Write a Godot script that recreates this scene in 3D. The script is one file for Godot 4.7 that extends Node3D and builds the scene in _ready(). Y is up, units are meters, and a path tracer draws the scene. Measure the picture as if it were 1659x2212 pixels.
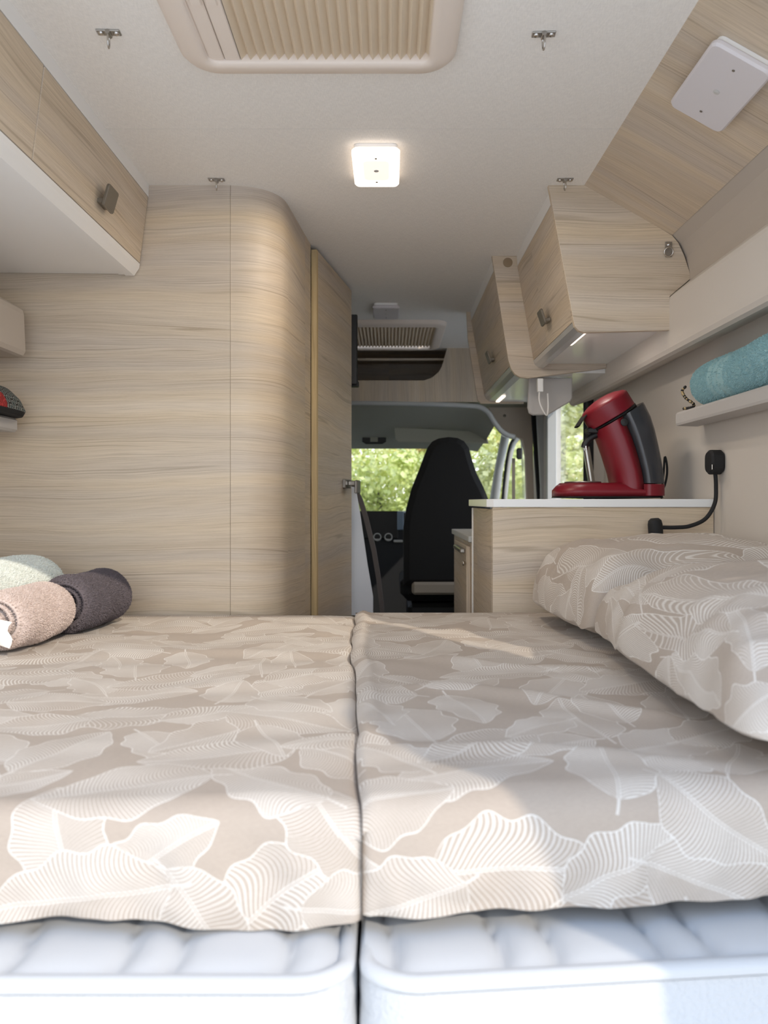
extends Node3D
# Rear view into a camper van: y up, metres. v(x, y, d): x to the right, y above the eye height of 1 m, d forward from the rear.

class MB:
	var p := PackedVector3Array()
	var n := PackedVector3Array()
	var t := PackedVector2Array()
	var ix := PackedInt32Array()

	func uvof(q: Vector3, nn: Vector3, g: Vector3) -> Vector2:
		var gg := g - nn * g.dot(nn)
		if gg.length() < 0.3:
			var alt := Vector3(g.y, g.z, g.x)
			gg = alt - nn * alt.dot(nn)
		gg = gg.normalized()
		return Vector2(q.dot(gg), q.dot(nn.cross(gg)))

	# flat polygon, convex; turned so that its normal points along hint
	func face(pts: Array, g := Vector3.RIGHT, hint := Vector3.ZERO) -> void:
		var nn := Vector3.ZERO
		for i in pts.size():
			var a: Vector3 = pts[i]
			var b: Vector3 = pts[(i + 1) % pts.size()]
			nn += a.cross(b)
		nn = nn.normalized()
		var q := pts.duplicate()
		if hint != Vector3.ZERO and nn.dot(hint) < 0.0:
			q.reverse()
			nn = -nn
		var s := p.size()
		for a in q:
			p.append(a); n.append(nn); t.append(uvof(a, nn, g))
		for i in range(1, q.size() - 1):
			ix.append(s); ix.append(s + i + 1); ix.append(s + i)

	# chamfered box between two corners
	func box(a: Vector3, b: Vector3, r := 0.0, g := Vector3.RIGHT, xf := Transform3D()) -> void:
		var lo := Vector3(minf(a.x, b.x), minf(a.y, b.y), minf(a.z, b.z))
		var hi := Vector3(maxf(a.x, b.x), maxf(a.y, b.y), maxf(a.z, b.z))
		var c := (lo + hi) / 2.0
		var h := (hi - lo) / 2.0
		r = minf(r, minf(h.x, minf(h.y, h.z)) * 0.9)
		var gx := xf.basis * g
		for ax in 3:
			for s in [-1.0, 1.0]:
				var u := (ax + 1) % 3
				var w := (ax + 2) % 3
				var f := []
				for k in [[-1, -1], [1, -1], [1, 1], [-1, 1]]:
					var q := c
					q[ax] += s * h[ax]
					q[u] += k[0] * (h[u] - r)
					q[w] += k[1] * (h[w] - r)
					f.append(xf * q)
				var o := Vector3.ZERO
				o[ax] = s
				face(f, gx, xf.basis * o)
		if r <= 0.0:
			return
		for ax in 3:
			var u := (ax + 1) % 3
			var w := (ax + 2) % 3
			for su in [-1.0, 1.0]:
				for sw in [-1.0, 1.0]:
					var f := []
					for k in [[-1.0, 0], [1.0, 0], [1.0, 1], [-1.0, 1]]:
						var q := c
						q[ax] += k[0] * (h[ax] - r)
						q[u] += su * (h[u] - (r if k[1] else 0.0))
						q[w] += sw * (h[w] - (0.0 if k[1] else r))
						f.append(xf * q)
					var o := Vector3.ZERO
					o[u] = su
					o[w] = sw
					face(f, gx, xf.basis * o)
		for sx in [-1.0, 1.0]:
			for sy in [-1.0, 1.0]:
				for sz in [-1.0, 1.0]:
					var e := c + Vector3(sx * h.x, sy * h.y, sz * h.z)
					face([xf * (e - Vector3(0, sy * r, sz * r)), xf * (e - Vector3(sx * r, 0, sz * r)), xf * (e - Vector3(sx * r, sy * r, 0))], gx, xf.basis * Vector3(sx, sy, sz))

	# polygon in the xy plane of xf, given thickness along its z, edges chamfered by r
	func prism(poly: PackedVector2Array, xf: Transform3D, depth: float, r := 0.0, g := Vector3.RIGHT) -> void:
		var q := poly.duplicate()
		if Geometry2D.is_polygon_clockwise(q):
			q.reverse()
		var m := q.size()
		var inner := PackedVector2Array()
		for i in m:
			var d0 := (q[i] - q[(i + m - 1) % m]).normalized()
			var d1 := (q[(i + 1) % m] - q[i]).normalized()
			var nn := (Vector2(-d0.y, d0.x) + Vector2(-d1.y, d1.x))
			nn = nn / maxf(nn.length_squared() * 0.5, 0.4)
			inner.append(q[i] + nn * r)
		var tris := Geometry2D.triangulate_polygon(inner)
		for side in [0, 1]:
			var z := 0.0 if side == 0 else depth
			var o := xf.basis * Vector3(0, 0, -1 if side == 0 else 1)
			o = o.normalized()
			var s := p.size()
			for a in inner:
				var w := xf * Vector3(a.x, a.y, z)
				p.append(w); n.append(o); t.append(uvof(w, o, g))
			for i in range(0, tris.size(), 3):
				var a := tris[i]
				var b := tris[i + 1]
				var c := tris[i + 2]
				var nn := (p[s + b] - p[s + a]).cross(p[s + c] - p[s + a])
				if nn.dot(o) < 0.0:
					ix.append(s + a); ix.append(s + b); ix.append(s + c)
				else:
					ix.append(s + a); ix.append(s + c); ix.append(s + b)
		var e := minf(r, depth * 0.45)
		for i in m:
			var j := (i + 1) % m
			var dd := (q[j] - q[i]).normalized()
			var o := xf.basis * Vector3(dd.y, -dd.x, 0)
			face([xf * Vector3(q[i].x, q[i].y, e), xf * Vector3(q[j].x, q[j].y, e), xf * Vector3(q[j].x, q[j].y, depth - e), xf * Vector3(q[i].x, q[i].y, depth - e)], g, o)
			if r > 0.0:
				face([xf * Vector3(q[i].x, q[i].y, e), xf * Vector3(q[j].x, q[j].y, e), xf * Vector3(inner[j].x, inner[j].y, 0), xf * Vector3(inner[i].x, inner[i].y, 0)], g, o + xf.basis * Vector3(0, 0, -1))
				face([xf * Vector3(q[i].x, q[i].y, depth - e), xf * Vector3(q[j].x, q[j].y, depth - e), xf * Vector3(inner[j].x, inner[j].y, depth), xf * Vector3(inner[i].x, inner[i].y, depth)], g, o + xf.basis * Vector3(0, 0, 1))

	# smooth surface over rows of points
	func grid(rows: Array, uvs: Array = [], wrap := false, flip := false) -> void:
		var a := rows.size()
		var b: int = rows[0].size()
		var s := p.size()
		for i in a:
			for j in b:
				var di: Vector3 = rows[mini(i + 1, a - 1)][j] - rows[maxi(i - 1, 0)][j]
				var j1 := (j + 1) if j + 1 < b else (1 if wrap else b - 1)
				var j0 := (j - 1) if j > 0 else (b - 2 if wrap else 0)
				var dj: Vector3 = rows[i][j1] - rows[i][j0]
				var nn := di.cross(dj)
				if nn.length() < 1e-12:
					var i2 := clampi(i, 1, a - 2)
					nn = (rows[i2 + 1][j] - rows[i2 - 1][j]).cross(rows[i2][j1] - rows[i2][j0])
				nn = nn.normalized()
				p.append(rows[i][j]); n.append(-nn if flip else nn)
				t.append(uvs[i][j] if uvs.size() else Vector2(float(i) / a, float(j) / b))
		for i in a - 1:
			for j in b - 1:
				var k := s + i * b + j
				if flip:
					for q in [k, k + b, k + b + 1, k, k + b + 1, k + 1]:
						ix.append(q)
				else:
					for q in [k, k + b + 1, k + b, k, k + 1, k + b + 1]:
						ix.append(q)

	func tube(path: Array, r, segs := 12, caps := true) -> void:
		var rows := []
		var uvs := []
		var up := Vector3.UP
		var m := path.size()
		var run := 0.0
		for i in m:
			var d: Vector3 = (path[mini(i + 1, m - 1)] - path[maxi(i - 1, 0)]).normalized()
			if absf(d.dot(up)) > 0.98:
				up = Vector3(0.3, 0.1, 0.95).normalized()
			var x := up.cross(d).normalized()
			var y := d.cross(x)
			up = y
			if i > 0:
				run += (path[i] - path[i - 1]).length()
			var rr: float = r[i] if r is Array else r
			var row := []
			var ur := []
			for j in segs + 1:
				var an := TAU * j / segs
				row.append(path[i] + (x * cos(an) + y * sin(an)) * rr)
				ur.append(Vector2(run, rr * an))
			rows.append(row)
			uvs.append(ur)
		grid(rows, uvs, true, true)
		if caps:
			for e in [0, m - 1]:
				var f: Array = rows[e].slice(0, segs)
				face(f, Vector3.RIGHT, (path[0] - path[1]) if e == 0 else (path[m - 1] - path[m - 2]))

	# profile of (radius, height) turned round the y axis of xf
	func lathe(prof: Array, xf: Transform3D, segs := 28, sx := 1.0, sz := 1.0) -> void:
		var rows := []
		for q in prof:
			var row := []
			for j in segs + 1:
				var an := TAU * j / segs
				row.append(xf * Vector3(q.x * cos(an) * sx, q.y, q.x * sin(an) * sz))
			rows.append(row)
		grid(rows, [], true, false)

	func mesh() -> ArrayMesh:
		var arr := []
		arr.resize(Mesh.ARRAY_MAX)
		arr[Mesh.ARRAY_VERTEX] = p
		arr[Mesh.ARRAY_NORMAL] = n
		arr[Mesh.ARRAY_TEX_UV] = t
		arr[Mesh.ARRAY_INDEX] = ix
		var m := ArrayMesh.new()
		m.add_surface_from_arrays(Mesh.PRIMITIVE_TRIANGLES, arr)
		return m

const EYE := 1.0
const FOC := 1661.0
const CEIL := 0.843
const BED := -0.2987
var M := {}
var noise := FastNoiseLite.new()
var taken := {}
var rows_out: Array = []

func v(x: float, y: float, d: float) -> Vector3:
	return Vector3(x, EYE + y, -d)

# a point from where the photograph shows it and how far forward it stands
func at(px: float, py: float, d: float) -> Vector3:
	return v((px - 840.0) * d / FOC, (1083.0 - py) * d / FOC, d)

func numbered(called: String) -> String:
	if not taken.has(called):
		taken[called] = 0
		return called
	taken[called] += 1
	return "%s_%03d" % [called, taken[called]]

func meta(o: Node, label: String, category: String, group := "") -> void:
	o.set_meta("label", label)
	o.set_meta("category", category)
	if group:
		o.set_meta("group", group)

func thing(called: String, label: String, category: String, base := Vector3.ZERO, group := "") -> Node3D:
	var o := Node3D.new()
	o.name = numbered(called)
	add_child(o)
	o.position = base
	meta(o, label, category, group)
	return o

# meshes are written in world metres; a part is shifted back by where its thing stands
func part(called: String, mb: MB, mat: Material, parent: Node3D = null) -> MeshInstance3D:
	var o := MeshInstance3D.new()
	o.name = called if parent else numbered(called)
	o.mesh = mb.mesh()
	o.material_override = mat
	if parent:
		parent.add_child(o, true)
		if not parent is MeshInstance3D:
			o.position = -parent.position
	else:
		add_child(o)
	return o

func single(called: String, mb: MB, mat: Material, label: String, category: String, group := "") -> MeshInstance3D:
	var o := part(called, mb, mat)
	meta(o, label, category, group)
	return o

func setting(called: String, mb: MB, mat: Material, label := "") -> MeshInstance3D:
	var o := part(called, mb, mat)
	o.set_meta("kind", "structure")
	if label:
		o.set_meta("label", label)
	return o

func boxed(a: Vector3, b: Vector3, r := 0.0, g := Vector3.RIGHT) -> MB:
	var m := MB.new()
	m.box(a, b, r, g)
	return m

# plate standing across the van: outline in (x, y), from depth d forward by th
func plate(outline: Array, d: float, th: float, r := 0.0, g := Vector3.RIGHT) -> MB:
	var poly := PackedVector2Array()
	for q in outline:
		poly.append(q)
	var m := MB.new()
	m.prism(poly, Transform3D(Basis(), Vector3(0, EYE, -d - th)), th, r, g)
	return m

# beam along the van: outline in (x, y), from depth d0 to d1
func beam(outline: Array, d0: float, d1: float, r := 0.0, g := Vector3(0, 0, 1)) -> MB:
	return plate(outline, d0, d1 - d0, r, g)

# the same outline given as picture points at depth d
func pxy(pts: Array, d: float) -> Array:
	var o := []
	for q in pts:
		o.append(Vector2((q[0] - 840.0) * d / FOC, (1083.0 - q[1]) * d / FOC))
	return o

func rounded(lo: Vector2, hi: Vector2, r: float, k := 5) -> Array:
	var o := []
	for c in [[hi.x - r, hi.y - r, 0.0], [lo.x + r, hi.y - r, 90.0], [lo.x + r, lo.y + r, 180.0], [hi.x - r, lo.y + r, 270.0]]:
		for i in k + 1:
			var an := deg_to_rad(c[2] + 90.0 * i / k)
			o.append(Vector2(c[0] + r * cos(an), c[1] + r * sin(an)))
	return o

func curve(pts: Array, k := 8) -> Array:
	var c := Curve3D.new()
	for i in pts.size():
		var tn: Vector3 = (pts[mini(i + 1, pts.size() - 1)] - pts[maxi(i - 1, 0)]) / 6.0
		c.add_point(pts[i], -tn, tn)
	var o := []
	var m := (pts.size() - 1) * k
	for i in m + 1:
		o.append(c.samplef(float(i) / k))
	return o

# ---------------------------------------------------------------- textures
func plain(c: Color, rough := 0.6, metal := 0.0) -> StandardMaterial3D:
	var m := StandardMaterial3D.new()
	m.albedo_color = c
	m.roughness = rough
	m.metallic = metal
	return m

func rgb(r: int, g: int, b: int) -> Color:
	return Color(r / 255.0, g / 255.0, b / 255.0)

func raster(w: int, h: int, row: Callable) -> ImageTexture:
	rows_out = []
	rows_out.resize(h)
	var id := WorkerThreadPool.add_group_task(row, h, -1, true)
	WorkerThreadPool.wait_for_group_task_completion(id)
	var all := PackedByteArray()
	for r in rows_out:
		all.append_array(r)
	rows_out = []
	return ImageTexture.create_from_image(Image.create_from_data(w, h, false, Image.FORMAT_RGB8, all))

var nz_a := FastNoiseLite.new()
var nz_b := FastNoiseLite.new()
var nz_c := FastNoiseLite.new()

# pale oak print: grain along u (2.4 m), across v (1.4 m)
func wood_row(y: int) -> void:
	var w := 1024
	var out := PackedByteArray()
	out.resize(w * 3)
	var vv := y / 2048.0 * 1.4
	for x in w:
		var u := x / 1024.0 * 2.4
		var warp := nz_a.get_noise_2d(u * 1.1, vv * 3.0) * 0.016 + nz_a.get_noise_2d(u * 4.0 + 40.0, vv * 11.0) * 0.003
		var q := vv + warp
		var band := nz_b.get_noise_2d(u * 0.3, q * 9.0)
		var ring := nz_b.get_noise_2d(u * 0.8 + 90.0, q * 165.0)
		var fine := nz_c.get_noise_2d(u * 6.0, q * 420.0)
		var pore := maxf(0.0, nz_c.get_noise_2d(u * 9.0 + 50.0, q * 640.0) - 0.2)
		var gate := clampf(nz_b.get_noise_2d(u * 1.1 + 700.0, q * 30.0) * 1.7 + 0.35, 0.0, 1.0)
		var ph := q * 120.0 + nz_b.get_noise_2d(u * 0.45 + 33.0, q * 26.0) * 1.9
		var dl := absf(ph - floorf(ph) - 0.5)
		var line := (1.0 - smoothstep(0.02, 0.16, dl)) * gate
		var tone := band * 0.034 + ring * 0.022 + fine * 0.024 - pore * 0.07 - line * 0.10
		var warm := band * 0.018 + nz_b.get_noise_2d(u * 0.5 + 300.0, q * 15.0) * 0.020
		out[x * 3] = clampi(int((0.808 + tone + warm * 0.5) * 255.0), 0, 255)
		out[x * 3 + 1] = clampi(int((0.743 + tone * 1.03) * 255.0), 0, 255)
		out[x * 3 + 2] = clampi(int((0.658 + tone * 1.06 - warm * 1.0) * 255.0), 0, 255)
	rows_out[y] = out

# woven ceiling paper
func linen_row(y: int) -> void:
	var w := 1024
	var out := PackedByteArray()
	out.resize(w * 3)
	for x in w:
		var a := nz_c.get_noise_2d(x * 0.02, y * 0.33)
		var b := nz_c.get_noise_2d(x * 0.33 + 500.0, y * 0.02)
		var c := nz_b.get_noise_2d(x * 0.012, y * 0.012)
		var k := int(clampf(0.965 + a * 0.030 + b * 0.022 + c * 0.004, 0.0, 1.0) * 255.0)
		out[x * 3] = k
		out[x * 3 + 1] = k
		out[x * 3 + 2] = k
	rows_out[y] = out

var leaves: Array = []

# bed linen print: line-drawn leaves on taupe, one metre a side, repeating
func print_row(y: int) -> void:
	var w := 2048
	var ground := [172.0, 158.0, 144.0]
	var ink := [219.0, 214.0, 206.0]
	var cov := PackedFloat32Array()
	cov.resize(w)
	for lf in leaves:
		for oy in [-w, 0, w]:
			var cy: float = lf.y + oy
			if absf(y - cy) > lf.r:
				continue
			for ox in [-w, 0, w]:
				var cx: float = lf.x + ox
				if cx + lf.r < 0 or cx - lf.r >= w:
					continue
				var dy := y - cy
				for x in range(maxi(0, int(cx - lf.r)), mini(w, int(cx + lf.r) + 1)):
					var dx := x - cx
					var s: float = (dx * lf.c + dy * lf.s) / lf.l + 0.5
					if s < -0.12 or s > 1.0:
						continue
					var tt: float = -dx * lf.s + dy * lf.c + sin(s * 3.0 + lf.ph) * lf.bend
					if s < 0.0:
						if absf(tt) < 3.2:
							cov[x] = 0.75
						continue
					var hw: float = lf.w * pow(sin(PI * pow(s, lf.pw)), 0.8) * (1.0 + lf.wav * sin(s * 23.0 + lf.ph + (2.0 if tt > 0 else 0.0)))
					var at_ := absf(tt)
					if at_ > hw:
						continue
					var c := 0.0
					var e := hw - at_
					var q: float = at_ / lf.w
					if e < 2.8:
						c = 0.95
					elif at_ < 1.2:
						c = 0.1
					elif at_ < 4.2:
						c = 0.8
					else:
						var side: float = 0.37 if tt > 0 else 0.0
						var ph: float = (s - q * lf.sl + q * q * 0.22) * lf.nv + side + sin(q * 4.0 + s * 6.0 + lf.ph) * lf.wig
						var f := ph - floorf(ph)
						var th: float = lf.th + 0.15 * sin(s * 5.0 + lf.ph * 3.0 + side * 9.0)
						var d := absf(f - 0.5)
						c = clampf((th * 0.5 - d) * 10.0 + 0.5, 0.0, 1.0) * 0.82
						c = maxf(c, lf.fill)
					cov[x] = c
	var out := PackedByteArray()
	out.resize(w * 3)
	for x in w:
		var k := cov[x]
		var g := nz_c.get_noise_2d(x * 0.8, y * 0.8) * 5.0 + nz_c.get_noise_2d(x * 0.06, y * 0.9) * 4.0
		for ch in 3:
			out[x * 3 + ch] = clampi(int(ground[ch] + (ink[ch] - ground[ch]) * k + g), 0, 255)
	rows_out[y] = out

# padded pouch: rows of ringed petals in grey and black with a red flower
func pouch_row(y: int) -> void:
	var w := 512
	var out := PackedByteArray()
	out.resize(w * 3)
	for x in w:
		var r := int(floor(y / 32.0))
		var fx := (fposmod(x + (16.0 if r % 2 else 0.0), 32.0) - 16.0) * 2.0
		var fy := (fposmod(float(y), 32.0) - 16.0) * 2.0
		var d := sqrt(fx * fx * 1.5 + fy * fy)
		var c := Color(0.05, 0.05, 0.06)
		if d < 11:
			c = Color(0.09, 0.12, 0.13)
		elif d < 19:
			c = Color(0.30, 0.37, 0.38)
		elif d < 24:
			c = Color(0.06, 0.06, 0.07)
		elif d < 31:
			c = Color(0.62, 0.65, 0.63)
		var e := Vector2(x - 300.0, y - 130.0)
		if e.length() < 110.0 + 14.0 * sin(e.angle() * 7.0):
			c = Color(0.55, 0.06, 0.08) if fposmod(e.length() + 9.0 * sin(e.angle() * 14.0), 26.0) > 6.0 else Color(0.72, 0.2, 0.2)
		out[x * 3] = int(c.r * 255)
		out[x * 3 + 1] = int(c.g * 255)
		out[x * 3 + 2] = int(c.b * 255)
	rows_out[y] = out

func terry(c: Color) -> StandardMaterial3D:
	var m := plain(c, 0.95)
	m.rim_enabled = true
	m.rim = 0.4
	m.rim_tint = 0.6
	return m

func build_materials() -> void:
	for q in [[nz_a, 5, 1.0], [nz_b, 11, 1.0], [nz_c, 23, 1.0], [noise, 3, 1.0]]:
		q[0].seed = q[1]
		q[0].noise_type = FastNoiseLite.TYPE_SIMPLEX_SMOOTH
		q[0].frequency = q[2]
		q[0].fractal_type = FastNoiseLite.FRACTAL_NONE
	var wt := raster(1024, 2048, wood_row)
	var wood := plain(Color(1, 1, 1), 0.5)
	wood.albedo_texture = wt
	wood.uv1_scale = Vector3(1 / 2.4, 1 / 1.4, 1)
	M.wood = wood
	var edge: StandardMaterial3D = wood.duplicate()
	edge.albedo_color = Color(0.98, 0.94, 0.80)
	M.wood_edge = edge
	var lt := raster(1024, 1024, linen_row)
	var ceil_m := plain(rgb(252, 247, 239), 0.85)
	ceil_m.albedo_texture = lt
	ceil_m.uv1_scale = Vector3(2.6, 2.6, 1)
	ceil_m.heightmap_enabled = true
	ceil_m.heightmap_texture = lt
	ceil_m.heightmap_scale = 0.008
	M.ceiling = ceil_m
	var rng := RandomNumberGenerator.new()
	rng.seed = 77
	leaves = []
	var spots := []
	for i in 900:
		var q := Vector2(rng.randf() * 2048.0, rng.randf() * 2048.0)
		var ok := true
		for o in spots:
			var dd: Vector2 = (q - o).abs()
			dd = Vector2(minf(dd.x, 2048.0 - dd.x), minf(dd.y, 2048.0 - dd.y))
			if dd.length() < 158.0:
				ok = false
				break
		if ok:
			spots.append(q)
	for q in spots:
		var an := rng.randf() * TAU
		var l := rng.randf_range(250.0, 390.0)
		leaves.append({"x": q.x, "y": q.y, "c": cos(an), "s": sin(an), "l": l, "w": l * rng.randf_range(0.26, 0.38), "r": l * 0.66, "ph": rng.randf() * 6.0, "bend": rng.randf_range(-26.0, 26.0), "pw": rng.randf_range(0.68, 0.85),
			"wav": rng.randf_range(0.04, 0.11), "sl": rng.randf_range(0.18, 0.42), "nv": rng.randf_range(26.0, 42.0), "wig": rng.randf_range(0.3, 0.9), "th": rng.randf_range(0.28, 0.40), "fill": rng.randf_range(0.03, 0.16)})
	var pt := raster(2048, 2048, print_row)
	var sheet := plain(Color(1, 1, 1), 0.85)
	sheet.albedo_texture = pt
	sheet.rim_enabled = true
	sheet.rim = 0.15
	M.sheet = sheet
	var pouch := plain(Color(1, 1, 1), 0.7)
	pouch.albedo_texture = raster(512, 512, pouch_row)
	pouch.uv1_scale = Vector3(1, 1, 1)
	M.pouch = pouch
	M.white = plain(rgb(244, 241, 236), 0.45)
	M.white_gloss = plain(rgb(240, 239, 236), 0.18)
	M.worktop = plain(rgb(236, 237, 236), 0.25)
	M.rail = plain(rgb(206, 204, 200), 0.35)
	M.upholstery = plain(rgb(208, 200, 190), 0.9)
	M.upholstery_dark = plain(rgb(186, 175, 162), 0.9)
	M.hatch = plain(rgb(236, 222, 208), 0.5)
	M.pleat = plain(rgb(226, 209, 184), 0.75)
	M.mattress = plain(rgb(198, 199, 200), 0.9)
	M.handle = plain(rgb(128, 121, 110), 0.4, 0.55)
	M.chrome = plain(rgb(200, 196, 190), 0.16, 1.0)
	M.bright_rail = plain(rgb(206, 205, 202), 0.22, 0.35)
	M.satin = plain(rgb(170, 166, 160), 0.3, 0.9)
	M.black = plain(rgb(24, 24, 25), 0.5)
	M.black_rubber = plain(rgb(22, 22, 24), 0.75)
	M.dark_cloth = plain(rgb(30, 30, 31), 0.95)
	M.grey_cloth = plain(rgb(88, 82, 80), 0.9)
	M.dash = plain(rgb(42, 44, 48), 0.7)
	M.grey_trim = plain(rgb(192, 193, 190), 0.6)
	M.headliner = plain(rgb(172, 171, 156), 0.85)
	M.pillar = plain(rgb(222, 206, 188), 0.85)
	M.red = plain(rgb(120, 10, 30), 0.4)
	M.lamp_white = plain(rgb(222, 216, 216), 0.45)
	M.shelf = plain(rgb(188, 184, 180), 0.6)
	M.outer = plain(rgb(240, 240, 238), 0.3)
	var tank := plain(rgb(58, 59, 63), 0.22)
	M.tank = tank
	var glass := plain(Color(0.86, 0.92, 0.88, 0.10), 0.02)
	glass.transparency = BaseMaterial3D.TRANSPARENCY_ALPHA
	M.glass = glass

# ---------------------------------------------------------------- repeated small things
func tufts(parent: Node3D, spots: PackedVector3Array, dirs: PackedVector3Array, c: Color, size: float, seed_: int) -> void:
	var mb := MB.new()
	for k in 3:
		var a := TAU * k / 3.0
		var b := TAU * (k + 1) / 3.0
		mb.face([Vector3(cos(a) * 0.5, -0.3, sin(a) * 0.5), Vector3(cos(b) * 0.5, -0.3, sin(b) * 0.5), Vector3(0.15, 0.8, 0.1)], Vector3.RIGHT, Vector3(cos((a + b) / 2), 0.2, sin((a + b) / 2)))
	var mm := MultiMesh.new()
	mm.transform_format = MultiMesh.TRANSFORM_3D
	mm.mesh = mb.mesh()
	mm.instance_count = spots.size()
	var rng := RandomNumberGenerator.new()
	rng.seed = seed_
	for i in spots.size():
		var up := (dirs[i] + Vector3(rng.randf() - 0.5, rng.randf() - 0.5, rng.randf() - 0.5) * 1.1).normalized()
		var x := up.cross(Vector3(0.3, 0.2, 0.9)).normalized()
		var bs := Basis(x, up, x.cross(up)).rotated(up, rng.randf() * TAU) * Basis.from_scale(Vector3.ONE * size * rng.randf_range(0.7, 1.3))
		mm.set_instance_transform(i, Transform3D(bs, spots[i]))
	var o := MultiMeshInstance3D.new()
	o.name = "terry_loops"
	o.multimesh = mm
	o.material_override = terry(c)
	o.set_meta("kind", "stuff")
	parent.add_child(o, true)
	if not parent is MeshInstance3D:
		o.position = -parent.position

# towel rolled along a to b, its spiral ends open
func rolled_towel(called: String, label: String, a: Vector3, b: Vector3, r: float, c: Color, seed_: int, squash := 0.92, bands := []) -> Node3D:
	var ax := (b - a).normalized()
	var side := ax.cross(Vector3.UP).normalized()
	var up := side.cross(ax)
	var len_ := (b - a).length()
	var t := thing(called, label, "towel", (a + b) / 2.0 - up * r * squash, "rolled towels" if called == "rolled_towel" else "")
	var mb := MB.new()
	var rows := []
	var turns := 3.4
	var th := r / (turns + 0.4)
	var sp := PackedVector3Array()
	var dr := PackedVector3Array()
	var rng := RandomNumberGenerator.new()
	rng.seed = seed_
	# one cloth: the spiral from its heart out to the rim, with thickness
	var m := 60
	var seg := 150
	var prof := []
	for i in m + 1:
		prof.append(float(i) / m)
	for k in seg + 1:
		var f := float(k) / seg
		var an := f * turns * TAU + 2.4
		var rad := th * 0.25 + (r - th * 0.25) * minf(f / (1.0 - 1.0 / turns), 1.0)
		var row := []
		for q in prof:
			var s: float = q * len_
			var e := minf(s, len_ - s)
			var shrink := 0.010 * exp(-e / 0.008) * (0.3 + f)
			var bulge := noise.get_noise_3d(an * 0.4, q * 3.0, seed_) * 0.005 * f
			for bd in bands:
				bulge -= 0.006 * exp(-pow((q - bd) / 0.010, 2.0))
			var telescoping := (1.0 - f) * 0.012 * (1.0 if q < 0.5 else -1.0)
			var rr := rad - shrink + bulge
			row.append(a + ax * (s + telescoping * (1.0 - minf(e / 0.03, 1.0))) + (side * cos(an) + up * sin(an) * squash) * rr)
		rows.append(row)
	mb.grid(rows, [], false, false)
	# the wound end: thickness of the cloth between the turns
	for e in [0, m]:
		var ring := []
		for k in seg + 1:
			var f := float(k) / seg
			var an := f * turns * TAU + 2.4
			var out_p: Vector3 = rows[k][e]
			var cen: Vector3 = (a if e == 0 else b)
			var rad := (out_p - cen).length()
			var inn: Vector3 = cen + (out_p - cen) * maxf(0.0, (rad - th * 0.62) / maxf(rad, 1e-4))
			var mid := (out_p + inn) * 0.5 + ax * (-0.006 if e == 0 else 0.006)
			ring.append([out_p, out_p.lerp(mid, 0.6) + ax * (-0.003 if e == 0 else 0.003), mid, inn.lerp(mid, 0.6) + ax * (-0.002 if e == 0 else 0.002), inn])
		mb.grid(ring, [], false, e == 0)
	var o := part("cloth", mb, terry(c), t)
	for i in 26000:
		var k := seg - 1 - int(pow(rng.randf(), 1.0) * seg / turns * 1.02)
		var j := rng.randi() % m
		var plain_band := false
		for bd in bands:
			if absf((j + 0.5) / m - bd) < 0.025:
				plain_band = true
		if plain_band and rng.randf() < 0.85:
			continue
		var fu := rng.randf()
		var fv := rng.randf()
		var q: Vector3 = rows[k][j].lerp(rows[k][j + 1], fu).lerp(rows[k + 1][j].lerp(rows[k + 1][j + 1], fu), fv)
		var ctr := a + ax * (q - a).dot(ax)
		sp.append(q)
		dr.append((q - ctr).normalized())
	for i in 2600:
		var k := rng.randi() % seg
		var e := 0 if rng.randf() < 0.75 else m
		var q: Vector3 = rows[k][e]
		var cen: Vector3 = a if e == 0 else b
		sp.append(q - (q - cen).normalized() * rng.randf() * th * 0.5 + ax * (-0.004 if e == 0 else 0.004))
		dr.append(-ax if e == 0 else ax)
	tufts(t, sp, dr, c, 0.0042, seed_)
	return t

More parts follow.
